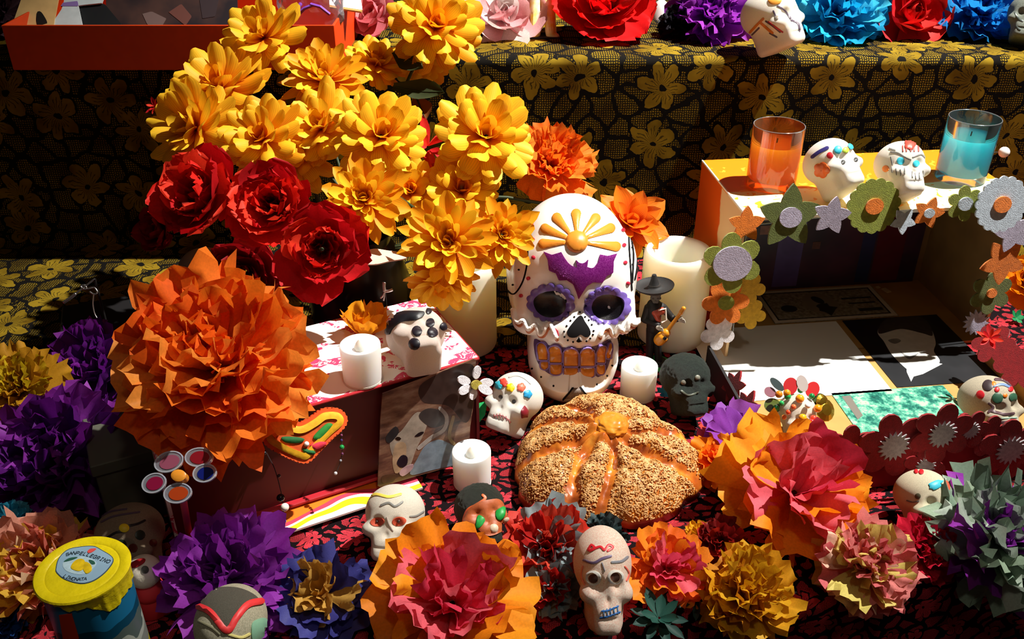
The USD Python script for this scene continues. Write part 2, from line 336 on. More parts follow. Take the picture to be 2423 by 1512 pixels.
def felt_flower(label, P, R, kind, n, col, centre=None, rc=0.33, axis=None, rot=0.0, group=None, name='felt_flower', thick=0.0022, spiky=False):
    """a cut felt flower glued on: outline, with a disc on top"""
    M = xform(P, frame(axis, 0)); t = thing(name, label, 'felt flower', M, group)
    part(t, 'petal_shape', felt_mesh(kind, n, R, rot, thick), felt(col))
    if centre: part(t, 'flower_centre', felt_mesh('spiky', 17, R * rc, rot + 0.2, 0.0015, thick) if spiky else slab(blob2d((0, 0), R * rc, R * rc * 0.88, 28, 0.5), thick, thick + 0.0016), felt(centre))
    return t

# ------------------------------------------------------------------ the shoe box on its side, on the right, with its lid as a tray
E1, E2, BO = np.array([0.993, 0.119, 0]), np.array([-0.119, 0.993, 0]), np.array([0.24, 0.878, 0])
E1, E2 = unit(E1), unit(E2)
MB = np.eye(4); MB[:3, 0], MB[:3, 1], MB[:3, 3] = E1, E2, BO
def BL(x, y, z): return (MB @ np.array([x, y, z, 1]))[:3]
BW, BD, BH, T = 0.31, 0.15, 0.18, 0.003
def split_mat(name, a, b, axis, at, width, splat=None, slant=0.0):
    """two printed colours meeting at a line in the object's own space, with small printed splashes"""
    n = {'tc': ('texture_coordinate', {}), 's': ('separate_xyz', {}), 'nz': ('noise_texture', dict(scale=60.0, detail=3.0)), 'k': ('math', dict(math_type='multiply_add', value2=0.012, value3=0.0)), 'zz': ('math', dict(math_type='multiply_add', value2=slant, value3=0.0)),
         'ad': ('math', dict(math_type='add')), 'lt': ('map_range', dict(from_min=at - width, from_max=at + width, clamp=True)), 'mx': ('mix_color', dict(a=lin(a), b=lin(b))), 'p': ('principled_bsdf', dict(roughness=0.42, specular_ior_level=0.4))}
    L = [('tc.object', 's.vector'), ('tc.object', 'nz.vector'), ('nz.fac', 'k.value1'), ('s.' + axis, 'k.value3'), ('s.z', 'zz.value1'), ('k.value', 'zz.value3'), ('zz.value', 'lt.value'), ('lt.result', 'mx.fac')]; src = 'mx.result'
    if splat:
        n['sn'] = ('noise_texture', dict(scale=75.0, detail=2.0, distortion=0.8)); n['sl'] = ('map_range', dict(from_min=0.63, from_max=0.645, clamp=True)); n['m2'] = ('mix_color', dict(b=lin(splat)))
        L += [('tc.object', 'sn.vector'), ('sn.fac', 'sl.value'), ('sl.result', 'm2.fac'), (src, 'm2.a')]; src = 'm2.result'
    L += [(src, 'p.base_color')]
    return usdkit.material(stage, '/World/Looks/' + name, n, L, surface='p.BSDF')
orange_print = split_mat('orange_cream_print', '#f3e2ae', '#e87c0c', 'y', 0.062, 0.0012, '#f0a02a')
side_print = split_mat('orange_side_print', '#ecc48c', '#e0560f', 'y', 0.062, 0.0015, None, -0.10)
card_m = mt('plain_cardboard', '#b98d4c', 0.8, vary=0.15, vscale=40); kraft = mt('kraft_cardboard', '#8a6a3c', 0.85, vary=0.2, vscale=30)
t = rbox = thing('shoe_box', 'orange and cream cardboard box on its side, open front edged with felt flowers', 'box', MB)
part(t, 'top_panel', bx([0, -0.012, BH - T], [BW, BD, BH]), orange_print)  # front lip overhangs the mouth, added to shut out a slit of light
part(t, 'side_panel', bx([0, 0, 0], [T, BD, BH - T]), side_print); part(t, 'side_panel', bx([BW - T, 0, 0], [BW, BD, BH - T]), side_print)
part(t, 'bottom_panel', bx([T, 0, 0], [BW - T, BD, T]), card_m)
part(t, 'back_panel', bx([T, BD - T, T], [BW - T, BD, BH - T]), kraft)
part(t, 'liner', bx([T, 0.001, T], [T + .0008, BD - T, BH - T]), kraft); part(t, 'liner', bx([BW - T - .0008, 0.001, T], [BW - T, BD - T, BH - T]), kraft); part(t, 'liner', bx([T, 0.001, BH - T - .0008], [BW - T, BD - T, BH - T]), kraft)
part(t, 'edge_strip', bx([-0.0005, -0.0126, BH - T], [BW + .0005, -0.0112, BH + 0.0005]), mt('white_card', '#f3efe6', 0.6)); part(t, 'edge_strip', bx([-0.0006, -0.012, BH - 0.0012], [0.0008, BD, BH + 0.0006]), mt('white_card', '#f3efe6', 0.6))
cream_ink = mt('cream_ink', '#ffd98a', 0.45)
q = cat_([slab(Point(0, 0).buffer(0.0047, 14).difference(Point(0, 0).buffer(0.0028, 12)), 0, 0.0002), move(meshkit.text_mesh('liver', 0.0055, 0.0002), xform((0.0052, -0.0022, 0)))])
part(t, 'printed_name', q, cream_ink, smooth=False, label='cream lettering', world=False) if False else part(t, 'printed_name', move(q, xform((0.226, 0.098, BH + 0.0001), rotz(0.14))), cream_ink, smooth=False, label='cream lettering printed on the orange box')

t = thing('box_lid', 'shallow box lid laid as a tray before the orange box, dark red front', 'box lid', MB)
redwall = mt('dark_red_card', '#7c0f14', 0.55, vary=0.2, vscale=50); red_in = mt('red_felt_wall', '#8e1119', 0.9, 0.15, bump=0.0004, bscale=900)
LX0, LX1, LY0 = -0.030, 0.285, -0.222
part(t, 'tray_floor', bx([LX0, LY0, 0.0], [LX1, -0.002, 0.003]), card_m)
part(t, 'tray_wall', bx([LX0, LY0 - 0.004, 0.0], [LX1, LY0, 0.046]), redwall, label='dark red front wall'); part(t, 'tray_wall', bx([LX0 - 0.003, LY0, 0.0], [LX0, -0.03, 0.040]), mt('black_card', '#141214', 0.6), label='black side wall')
part(t, 'tray_wall', bx([LX1, LY0, 0.0], [LX1 + 0.003, -0.03, 0.040]), card_m)
# prints lying in the box and the tray
def flat(px): return affinity
paper = mt('white_paper', '#f2f3ee', 0.7, 0.2)
single('paper_sheet', cat_([bx([0, 0, 0], [0.183, 0.145, 0.0006])]).apply_transform(MB @ xform((-0.0262, -0.086, 0.0032))), paper, 'plain white paper sheet lying half in shade on the tray floor', 'paper')
def printed(label, name, x0, y0, x1, y1, base, marks, z=0.0032, ground=None, cat='photograph'):
    """a flat print lying in the box; marks: (polygon in box coordinates, material)"""
    t = thing(name, label, cat, MB @ xform((x0, y0, z)))
    part(t, 'print_sheet', bx([0, 0, 0], [x1 - x0, y1 - y0, 0.0006]), base)
    for i, (pl, m, nm) in enumerate(marks): part(t, nm, slab(affinity.translate(pl, -x0, -y0), 0.0006, 0.00072 + 0.00006 * i), m, smooth=False)
    return t
def inbox(pts, z=0.0):
    out = []
    for x, y in pts: p = onz(x, y, z) - BO; out.append((p @ E1, p @ E2))
    return Polygon(out).buffer(0)
ink_k, ink_d, ink_g, ink_w = mt('print_black', '#232427', 0.35, vary=0.4, vscale=25), mt('print_dark', '#121213', 0.35), mt('print_grey', '#8e8e8c', 0.35, vary=0.3, vscale=90), mt('print_white', '#e2e2dc', 0.35, vary=0.12, vscale=110)
clip = lambda pl: pl.intersection(sbox(0.166, -0.0795, 0.2835, 0.0585))
head = catmull([(2075, 790), (2100, 760), (2150, 750), (2195, 775), (2212, 815), (2208, 838), (2222, 862), (2200, 878), (2175, 890), (2150, 884), (2128, 866), (2106, 842), (2090, 815)], 6, True)
printed('black and white portrait print of a head against black, lying beside the white paper', 'portrait_print', 0.165, -0.0805, 0.2845, 0.0595, ink_k, [
    (clip(inbox(head)), ink_w, 'printed_head'),
    (clip(inbox([(2142, 866), (2200, 862), (2228, 868), (2182, 892), (2160, 898), (2154, 910), (2144, 888)])), mt('print_shirt', '#f4f4f0', 0.35), 'printed_collar'),
    (clip(inbox(catmull([(2078, 796), (2090, 765), (2140, 748), (2190, 765), (2205, 800), (2180, 795), (2130, 785)], 6, True))), mt('print_hair', '#4a4744', 0.4, vary=0.3, vscale=200), 'printed_hair'),
    (clip(inbox(catmull([(2128, 838), (2150, 850), (2172, 842), (2150, 857)], 5, True))), ink_g, 'printed_mouth'),
    (clip(inbox(catmull([(2100, 812), (2120, 808), (2130, 814), (2115, 820)], 5, True))), ink_g, 'printed_brow')])
gm = mt('garden_print', '#4f9f86', 0.3, vary=0.2, vscale=70, col2='#12403c', bump=0)
n_ = {'tc': ('texture_coordinate', {}), 'nz': ('noise_texture', dict(scale=55.0, detail=8.0, roughness=0.75)), 'rp': ('rgb_ramp', {'ramp': [(0.30, lin('#0d2a28')), (0.44, lin('#1f6a5c')), (0.52, lin('#5fae92')), (0.60, lin('#bcd9a8')), (0.68, lin('#2c7a72'))]}), 'p': ('principled_bsdf', dict(roughness=0.3))}
gm = usdkit.material(stage, '/World/Looks/foliage_print', n_, [('tc.object', 'nz.vector'), ('nz.fac', 'rp.fac'), ('rp.color', 'p.base_color')], surface='p.BSDF')
printed('colour print of green foliage lying on the tray behind the red wall', 'garden_print', 0.090, -0.160, 0.2155, -0.0825, gm, [
    (inbox(catmull([(2085, 1000), (2105, 985), (2130, 1000), (2120, 1012), (2095, 1010)], 5, True)), ink_w, 'printed_patch'), (inbox([(1990, 945), (2010, 943), (2040, 990), (2028, 1000)]), mt('print_bark', '#6f6a62', 0.4), 'printed_trunk')])
bm = mt('banknote_paper', '#a59c86', 0.6, vary=0.25, vscale=220, col2='#6f6a58')
bl_ = mt('banknote_border', '#d4ccb8', 0.6); bd = mt('banknote_ink', '#2a2a22', 0.6); rim = sbox(0.083, 0.063, 0.237, 0.139); rim = rim.difference(rim.buffer(-0.0055, join_style=2)); rim2 = sbox(0.0885, 0.0685, 0.2315, 0.1335); rim2 = rim2.difference(rim2.buffer(-0.002, join_style=2))
printed('faded banknote lying at the back of the box floor in shade', 'banknote', 0.082, 0.062, 0.238, 0.140, bm, [(rim, bl_, 'printed_border'), (rim2, bd, 'printed_border'), (blob2d((0.112, 0.094), 0.010, 0.008), bd, 'printed_seal'), (blob2d((0.155, 0.101), 0.022, 0.026), mt('banknote_oval', '#8c8470', 0.6), 'printed_oval'),
    (blob2d((0.157, 0.090), 0.012, 0.012, 12, 0, 0.15, 3).union(blob2d((0.155, 0.110), 0.006, 0.010, 12, 0.4)), bd, 'printed_figure'), (sbox(0.186, 0.108, 0.224, 0.111).union(sbox(0.190, 0.096, 0.224, 0.0985)).union(sbox(0.196, 0.078, 0.226, 0.084)), bd, 'printed_lines')], cat='banknote')
pw = mt('dim_print', '#2a2233', 0.4, vary=0.3, vscale=18, col2='#4b2a3e')
t = thing('picture_print', 'dark picture with purple stripes standing against the back of the orange box', 'photograph', MB @ xform((0.012, BD - 0.006, T)))
part(t, 'print_sheet', bx([0, 0, 0], [0.285, 0.001, 0.155]), pw)
for x0, x1, c in ((0.095, 0.128, '#5a4a86'), (0.205, 0.222, '#23305c'), (0.225, 0.262, '#5c1626'), (0.03, 0.055, '#6a5a4c')): part(t, 'printed_stripe', bx([x0, -0.0004, 0.004], [x1, 0, 0.150]), mt('stripe_' + c[1:], c, 0.4, vary=0.3, vscale=40), smooth=False)
for i, (x, z, r, c) in enumerate([(0.012, 0.05, .006, '#8a5a4a'), (0.024, 0.036, .008, '#a0522a'), (0.06, 0.048, .007, '#8a3a20'), (0.048, 0.024, .009, '#a89088'), (0.075, 0.085, .006, '#94604c'), (0.145, 0.06, .005, '#6a4038')]):
    part(t, 'printed_patch', bx([x - r, -0.0004, z - r], [x + r, 0, z + r]), mt('patch_' + c[1:], c, 0.4, vary=0.4, vscale=150), smooth=False)
single('foil_scrap', move(cat_([bx([0, 0, 0], [0.005, 0.004, 0.0012]), bx([0.003, -0.014, 0], [0.010, -0.003, 0.001])]), MB @ xform((0.243, 0.130, 0.0032), rotz(0.3))), mt('pale_foil', '#d8c090', 0.35), 'small pale paper scrap lying beside the banknote in the box', 'scrap')

# felt garland along the box mouth: (px, py, radius px, shape, n, colour, centre, centre ratio, rot, label)
NB = -E2; G = 'felt flowers around the mouth of the orange box'
garland = [(1765, 531, 44, 'point', 5, 'orange', None, 0, 0.75, 'small orange felt flower at the upper left corner of the box mouth'), (1868, 513, 78, 'point', 5, 'dark_olive', 'lavender', 0.36, 0.95, 'dark olive felt flower with pointed petals and pale lavender centre'),
    (1967, 510, 46, 'point', 5, 'lavender', None, 0, 0.55, 'plain lavender felt flower between the dark olive and the scalloped green one'), (2066, 487, 67, 'scallop', 15, 'olive', 'orange', 0.33, 0, 'large scalloped olive green felt flower with orange centre'),
    (2136, 522, 32, 'point', 5, 'pale_blue', None, 0, 0.3, 'small pale blue pointed felt flower beside the orange one'), (2196, 503, 38, 'point', 5, 'orange', 'pale_blue', 0.34, 0.4, 'small orange felt flower with pale blue centre'),
    (2281, 481, 44, 'round', 6, 'olive', 'pale_blue', 0.42, 0.2, 'olive felt flower with round petals and pale blue centre'), (2368, 483, 68, 'scallop', 17, 'pale_blue', 'orange', 0.33, 0.2, 'large scalloped pale blue felt flower with orange centre'),
    (2398, 548, 50, 'point', 5, 'lavender', None, 0, 0.9, 'pale lavender felt flower under the big pale blue one'), (2372, 618, 56, 'point', 5, 'orange', None, 0, 0.25, 'plain orange pointed felt flower on the right edge'),
    (2343, 692, 54, 'round', 6, 'dark_olive', 'orange', 0.24, 0.1, 'dark olive felt flower with tiny orange centre on the right edge'), (2308, 762, 32, 'spiky', 14, 'lavender', None, 0, 0, 'small spiky lavender felt flower at the lower right'),
    (1772, 682, 40, 'round', 5, 'yellow', None, 0, 0.4, 'mustard yellow felt flower tucked behind the left ones'), (1731, 622, 76, 'round', 6, 'olive', 'lavender', 0.64, 0.3, 'olive felt flower with a very large lavender centre'),
    (1775, 742, 38, 'round', 5, 'yellow', None, 0, 0.1, 'dull mustard felt flower behind the orange flower on the left'), (1716, 715, 58, 'round', 6, 'orange', 'olive', 0.34, 0.5, 'orange felt flower with round petals and olive centre'), (1698, 787, 43, 'round', 5, 'white', None, 0, 0.3, 'white five-petal felt flower at the lower left of the box')]
for i, (x, y, r, k, n, c, ce, rc, ro, lab) in enumerate(garland):
    off = 0.0130 + 0.0024 * ((i * 2) % 5)
    if c == 'yellow': off = 0.004
    if y > 560 and x < 1760: off += 0.012
    P0 = BL(0, -off, 0); d = ray((x, y))[0]; P = CAM + d * (((P0 - CAM) @ NB) / (d @ NB))
    felt_flower(lab, P, px2m(r, P), k, n, c, ce, rc, unit(NB + np.array([0.05 * math.sin(i * 2.1), 0, 0.20 + 0.03 * math.cos(i * 1.7)])), ro, G)
st = thing('garland_wire', 'thin wire holding the felt flowers around the box mouth', 'wire')
part(st, 'wire', tube([BL(0.004, -0.0035, 0.03), BL(0.002, -0.0035, 0.10), BL(0.004, -0.0035, 0.168), BL(0.1, -0.0035, 0.174), BL(0.2, -0.0035, 0.174), BL(0.306, -0.0035, 0.172), BL(0.306, -0.0035, 0.05)], 0.0009, 6), mt('wire', '#6a6a66', 0.4, metal=0.8))
# red felt flowers on the tray's front wall
for i, (x, y, r, rot) in enumerate([(2008, 1058, 62, 0.2), (2112, 1052, 88, 0.5), (2226, 1024, 80, 0.1), (2292, 1015, 52, 0.8), (2388, 1062, 84, 0.4), (2186, 1100, 56, 0.4), (2335, 1030, 55, 0.0)]):
    P0 = BL(0, LY0 - 0.0072 - 0.0042 * (i % 3), 0); d = ray((x, y))[0]; P = CAM + d * (((P0 - CAM) @ NB) / (d @ NB))
    lab = ['plain red felt flower at the left end of the tray wall', 'red felt flower with grey burst on the left of the tray wall', 'red felt flower with grey burst, tallest on the tray wall', 'small red felt flower in front of the skull in the tray', 'red felt flower with grey burst at the right end of the tray wall', 'low red felt flower with grey burst above the small skull', 'plain red felt flower between two burst flowers on the right'][i]
    felt_flower(lab, P, px2m(r, P), 'round', 6, 'red', None if i in (0, 6) else 'grey', 0.46, unit(NB + np.array([0, 0, 0.12])), rot, 'red felt flowers on the tray wall', spiky=True)
for i, (x, y, r) in enumerate([(1738, 915, 40), (1768, 965, 44)]):
    P = onz(x, y, 0.035); felt_flower(['dark red felt flower on the tray side near the pillar candle', 'dark red felt flower on the tray side near the purple paper'][i], P, px2m(r, P), 'point', 6, 'red', None, 0, unit([-1, -0.25, 0.5]), 0.3, 'red felt flowers on the tray side')
for i, (x, y, r) in enumerate([(2352, 815, 50), (2415, 868, 60)]):
    P = onz(x, y, 0.055); felt_flower(['dark red felt flower on the far right tray edge', 'dark red felt flower at the very right of the frame'][i], P, px2m(r, P), 'round', 6, 'red', None, 0, unit([-0.8, -0.5, 0.7]), 0.3, 'red felt flowers on the right tray edge')

# ------------------------------------------------------------------ the maroon box on the left with the printed white top
A1 = unit([0.888, 0.46, 0]); A2 = np.array([-A1[1], A1[0], 0]); AO = np.array([-0.287, 0.583, 0])
MA = np.eye(4); MA[:3, 0], MA[:3, 1], MA[:3, 3] = A1, A2, AO
AW, AD, AH = 0.288, 0.125, 0.11
n_ = {'tc': ('texture_coordinate', {}), 'v': ('voronoi_texture', dict(feature='f1', scale=46.0, randomness=0.9)), 'nz': ('noise_texture', dict(scale=34.0, detail=2.0, distortion=1.5)), 'n2': ('noise_texture', dict(scale=150.0, detail=2.0, distortion=2.0)), 'a': ('map_range', dict(from_min=0.515, from_max=0.53, clamp=True)), 'b': ('map_range', dict(from_min=0.42, from_max=0.47, clamp=True)),
      'mu': ('math', dict(math_type='multiply')), 'c': ('mix_color', dict(a=lin('#c0143c'), b=lin('#e0507c'))), 'mx': ('mix_color', dict(a=lin('#f4efe8'))), 'p': ('principled_bsdf', dict(roughness=0.45))}
floral = usdkit.material(stage, '/World/Looks/crimson_floral_print', n_, [('tc.object', 'nz.vector'), ('tc.object', 'n2.vector'), ('nz.fac', 'a.value'), ('n2.fac', 'b.value'), ('a.result', 'mu.value1'), ('b.result', 'mu.value2'), ('n2.fac', 'c.fac'), ('mu.value', 'mx.fac'), ('c.result', 'mx.b'), ('mx.result', 'p.base_color')], surface='p.BSDF')
maroon = mt('maroon_card', '#5c0d12', 0.55, vary=0.15, vscale=30); redtrim = mt('red_trim', '#b3202c', 0.5)
t = thing('gift_box', 'maroon box with white and crimson floral top under the orange paper flower', 'box', MA)
part(t, 'top_panel', bx([0, 0, AH - 0.003], [AW, AD, AH]), floral); part(t, 'front_panel', bx([0, 0.004, 0.003], [AW, 0.007, AH - 0.003]), maroon)
part(t, 'side_panel', bx([0, 0, 0], [0.003, AD, AH - 0.003]), floral); part(t, 'side_panel', bx([AW - 0.003, 0, 0], [AW, AD, AH - 0.003]), maroon); part(t, 'back_panel', bx([0.003, AD - 0.003, 0], [AW - 0.003, AD, AH - 0.003]), maroon)
part(t, 'red_edge', tube([(0, -0.0005, AH - 0.0015), (AW, -0.0005, AH - 0.0015)], 0.0016, 8), redtrim); part(t, 'red_edge', tube([(AW, -0.0005, AH - 0.0015), (AW, AD, AH - 0.0015)], 0.0016, 8), redtrim)
part(t, 'bottom_rail', bx([0, -0.004, 0.007], [AW, 0.003, 0.011], 0.001), redtrim, label='red rail along the foot of the front')
n_ = {'tc': ('texture_coordinate', {}), 's': ('separate_xyz', {}), 'nz': ('noise_texture', dict(scale=16.0, detail=1.0)), 'k': ('math', dict(math_type='multiply_add', value2=0.030)), 'rp': ('rgb_ramp', {'interpolate': False, 'ramp': [(0.0, lin('#f2efe6')), (0.47, lin('#f2d21c')), (0.60, lin('#f2efe6')), (0.66, lin('#e0405a')), (0.76, lin('#f07a1c'))]}), 'mr': ('map_range', dict(from_min=-0.036, from_max=0.020, clamp=True)), 'p': ('principled_bsdf', dict(roughness=0.45))}
flapm = usdkit.material(stage, '/World/Looks/bright_flap_print', n_, [('tc.object', 's.vector'), ('tc.object', 'nz.vector'), ('nz.fac', 'k.value1'), ('s.y', 'k.value3'), ('k.value', 'mr.value'), ('mr.result', 'rp.fac'), ('rp.color', 'p.base_color')], surface='p.BSDF')
part(t, 'front_flap', bx([0.055, -0.030, 0.0035], [0.215, 0.0, 0.0055]), flapm, label='white flap printed yellow and orange')
def AL(x, y, z): return (MA @ np.array([x, y, z, 1]))[:3]
tape = film('clear_tape', (0.85, 0.8, 0.75), 0.12)
part(t, 'tape', bx([0.055, -0.0010, AH - 0.028], [0.105, 0.0038, AH - 0.004]), mt('dull_tape', '#5e2420', 0.35), label='strip of clear tape')
# grey card box behind, at the left end
t = thing('card_box', 'grey green card box in the dark at the left end of the maroon box', 'box', xform((-0.352, 0.605, 0), rotz(0.46)))
part(t, 'body', bx([0, 0, 0], [0.060, 0.07, 0.062], 0.001), mt('grey_card', '#5a594c', 0.7, vary=0.2)); part(t, 'lid', bx([-0.002, -0.002, 0.062], [0.062, 0.072, 0.074], 0.001), mt('grey_card_dark', '#55564a', 0.7))
# black box in the dark behind it
t = thing('black_box', 'black box standing in the dark behind the orange paper flower', 'box', xform((-0.47, 0.80, 0), rotz(0.35)))
part(t, 'body', bx([0, 0, 0], [0.22, 0.12, 0.05], 0.002), mt('black_card', '#141214', 0.6)); part(t, 'rim', bx([-0.002, -0.004, 0.05], [0.222, 0.004, 0.056], 0.001), mt('dull_pink', '#a8424c', 0.6), label='pink rim')

# ------------------------------------------------------------------ dog photograph leaning on the maroon box
cn = unit(np.array([A1[1], -A1[0], 0]) + np.array([0, 0, 0.10])); CP = AL(0.20, -0.012, 0.055); ctr = plane_tracer(CP, cn)
outl = Polygon([(905, 931), (1126, 847), (1121, 950), (1112, 1010), (1108, 1092), (1000, 1122), (893, 1153), (897, 1060), (900, 990)])
fur = usdkit.material(stage, '/World/Looks/brown_fur_print', {'tc': ('texture_coordinate', {}), 'mp': ('mapping', dict(scale=(14, 14, 45), rotation=(0.0, 0.35, 0.0))), 'nz': ('noise_texture', dict(scale=1.6, detail=5.0, roughness=0.6)), 'rp': ('rgb_ramp', {'ramp': [(0.32, lin('#2c1e1c')), (0.48, lin('#5f4034')), (0.58, lin('#80604c')), (0.72, lin('#a08a78'))]}), 'p': ('principled_bsdf', dict(roughness=0.3))},
    [('tc.object', 'mp.vector'), ('mp.vector', 'nz.vector'), ('nz.fac', 'rp.fac'), ('rp.color', 'p.base_color')], surface='p.BSDF')
t = thing('dog_photograph', 'colour photograph of a dog leaning on the front of the maroon box', 'photograph', xform(onz(1000, 1120)))
part(t, 'print_sheet', drape(outl, ctr, 0.0006, 10), fur, smooth=False, world=True)
def mark(nm, pts, col, lift, closed=True, **k):
    pl = (Polygon(catmull(pts, 6, True)) if closed else line2d(pts, k.pop('w'))).buffer(0).intersection(outl.buffer(-1))
    part(t, nm, drape(pl, ctr, 0.0006 + lift, 6, sink=-0.0005), mt('dog_' + col[1:], col, 0.3, vary=0.35, vscale=120), smooth=False, world=True)
mark('printed_shade', [(1000, 905), (1115, 860), (1118, 960), (1100, 1000), (1060, 960), (1000, 950)], '#3a2c28', .00008)
mark('printed_face', [(950, 1018), (985, 975), (1012, 990), (1000, 1030), (985, 1060), (962, 1115), (935, 1092), (922, 1045)], '#a4988a', .00012)
mark('printed_ear', [(990, 985), (1010, 966), (1042, 972), (1052, 1000), (1020, 1010)], '#3c3634', .00020)
mark('printed_stroke', [(1040, 965), (1056, 985), (1050, 1015), (1020, 1035), (990, 1060)], '#b0aaa4', .00024, False, w=9)
mark('printed_stroke', [(1072, 985), (1062, 1030), (1074, 1050)], '#9a8460', .00024, False, w=8)
mark('printed_ear', [(914, 1030), (935, 1008), (943, 1022), (925, 1045), (914, 1045)], '#2c2a2c', .00020)
mark('printed_snout', [(936, 1050), (960, 1050), (955, 1100), (936, 1120), (928, 1090)], '#b59a7c', .00016)
mark('printed_cloth', [(985, 1088), (1006, 1054), (1040, 1040), (1080, 1060), (1100, 1090), (1020, 1112), (970, 1122)], '#7d8f9e', .00020)
mark('printed_nose', [(938, 1094), (950, 1076), (963, 1080), (962, 1098), (948, 1106)], '#161a26', .00028)
mark('printed_eye', [(934, 1037), (941, 1032), (949, 1037), (942, 1042)], '#24160f', .00028)
mark('printed_eye', [(980, 1032), (992, 1022), (1004, 1021), (992, 1031)], '#1c1618', .00028)
mark('printed_tongue', [(944, 1116), (960, 1102), (978, 1098), (972, 1112), (952, 1126)], '#b99aa4', .00032)
mark('printed_shade', [(905, 1125), (935, 1122), (930, 1138), (905, 1142)], '#4c3426', .00020)
# white felt daisy and green leaf on the photograph's corner
P = ctr(np.array([[1116, 903]]))[0][0] + cn * 0.004
t = thing('felt_daisy', 'white felt daisy with mustard centre on the corner of the dog photograph', 'felt flower', xform(P, frame(unit(cn + np.array([0.25, -0.1, 0.2])))))
R = px2m(56, P)
for i, (a, l, tilt) in enumerate([(0.95, 1.0, 0.0), (2.45, 0.85, 0.1), (3.75, 0.95, 0.0), (4.45, 0.9, 0.05), (5.5, 0.7, 0.0), (0.45, 0.95, 0.75)]):
    w = affinity.translate(affinity.scale(Point(0, 0).buffer(1, 10), R * l * 0.34, R * 0.19), R * l * 0.62, 0)
    part(t, 'petal', move(slab(w, 0.0005 * i, 0.0005 * i + 0.002), xform((0, 0, 0), rotz(a) @ roty(-tilt))), felt('white'))
part(t, 'flower_centre', slab(blob2d((0, 0), R * 0.27, R * 0.2, 24, 0.8), 0.004, 0.006), felt('mustard'))
P = onz(1135, 975, 0.03); t = thing('felt_leaf', 'bright green felt leaf under the white daisy', 'leaf', xform(P, frame(view_axis(0.1, 0.3, 1))))
s = px2m(1, P); part(t, 'leaf_blade', slab(Polygon(np.array([(-18, 14), (14, 26), (12, -6), (-6, -34), (-18, -30)]) * s).buffer(0.0006), 0, 0.0016), felt('green'))

# ------------------------------------------------------------------ orange tray on the upper step, with cards standing in it
T0 = onz(56, 168, SZ); TF = T0[1]; tx0, tx1 = T0[0], ony(798, 140, TF)[0]; tz = ony(400, 60, TF)[2]
tor = mt('orange_card', '#dc4208', 0.5, vary=0.08)
t = thing('orange_tray', 'shallow orange cardboard tray on the upper step, cards standing in it', 'tray', xform((tx0, TF, SZ)))
for lo, hi, nm in (((tx0 - .012, TF, SZ + .001), (tx1, TF + .003, tz), 'front_wall'), ((tx0 - .012, TF + .003, SZ + .001), (tx0 - .009, TF + .20, tz), 'side_wall'), ((tx1 - .003, TF + .003, SZ + .001), (tx1, TF + .20, tz), 'side_wall'), ((tx0 - .009, TF + .197, SZ + .001), (tx1 - .003, TF + .20, tz), 'back_wall'), ((tx0 - .009, TF + .003, SZ + .001), (tx1 - .003, TF + .197, SZ + .003), 'tray_floor')):
    part(t, nm, bx(lo, hi, 0.0005), tor, world=True)
def stand(name, label, cat, pts, Y, lean, col, holes=(), marks=(), **k):
    """a card standing in the tray, from its outline in the picture; it goes on below the rim and above the frame"""
    n = unit([0, -1, lean]); tr = plane_tracer((0, Y, SZ), n); t = thing(name, label, cat, xform((tr(np.array([pts[0]]))[0][0][0], Y, SZ)))
    part(t, 'sheet', drape(Polygon(pts).buffer(0), tr, 0.0012, 14), mt('tray_' + col[1:], col, 0.6, vary=0.15, **k), smooth=False, world=True)
    for nm, pp, c in marks: part(t, nm, drape(Polygon(pp).buffer(0), tr, 0.0016, 5), mt('tray_' + c[1:], c, 0.6), smooth=False, world=True)
blk = catmull([(89, 60), (88, 34), (94, 28), (102, 34), (113, 54), (108, 58)], 5, True)
stand('tan_folder', 'tan card with a black oval standing at the left end of the orange tray', 'card', [(34, 150), (30, 60), (72, -60), (150, -60), (135, 20), (128, 60), (128, 150)], TF + 0.006, 1.2, '#dfb878', marks=[('black_oval', blk, '#1a1410')])
stand('white_cloth', 'pale blue white cloth standing between the tan and the black card', 'cloth', [(110, 150), (118, 66), (150, 18), (160, -50), (250, -60), (245, 8), (186, 14), (197, 66), (197, 150)], TF + 0.014, 1.05, '#d4dfe2', marks=[('purple_band', [(145, 16), (150, 8), (185, 4), (187, 16)], '#8a70b0')])
stand('black_folder', 'black folded card standing in the orange tray', 'card', [(192, 150), (196, 60), (183, 6), (212, -6), (250, 12), (290, 60), (292, 150)], TF + 0.027, 0.9, '#16181b')
stand('brown_photograph', 'dim brown photograph standing in the orange tray behind the yellow flower', 'photograph', [(250, 132), (252, 10), (250, -70), (560, -70), (565, 132)], TF + 0.045, 0.7, '#4a322c', vscale=22, col2='#221a20', marks=[('printed_patch', [(338, 34), (360, 28), (395, 45), (385, 62), (350, 60)], '#74605c'), ('printed_patch', [(400, 30), (430, 10), (455, 40), (440, 62)], '#6a4038'), ('printed_patch', [(470, -20), (520, -10), (510, 40), (480, 45)], '#382c30')])
bag = film('clear_plastic', (0.92, 0.88, 0.95), 0.10)
P = onz(735, 60, SZ); rng = np.random.default_rng(4)
v = trimesh.creation.icosphere(3, 1.0); v.vertices *= (0.040, 0.022, 0.045); v.vertices *= 1 + 0.25 * (meshkit.fbm(v.vertices * 60, 3, 2)[:, None] - 0.5); v.apply_translation(ony(735, 8, TF + 0.045))
t = thing('plastic_bag', 'clear plastic bag with purple ribbon at the right end of the orange tray', 'bag', xform(P)); part(t, 'film', v, bag, smooth=False, world=True)
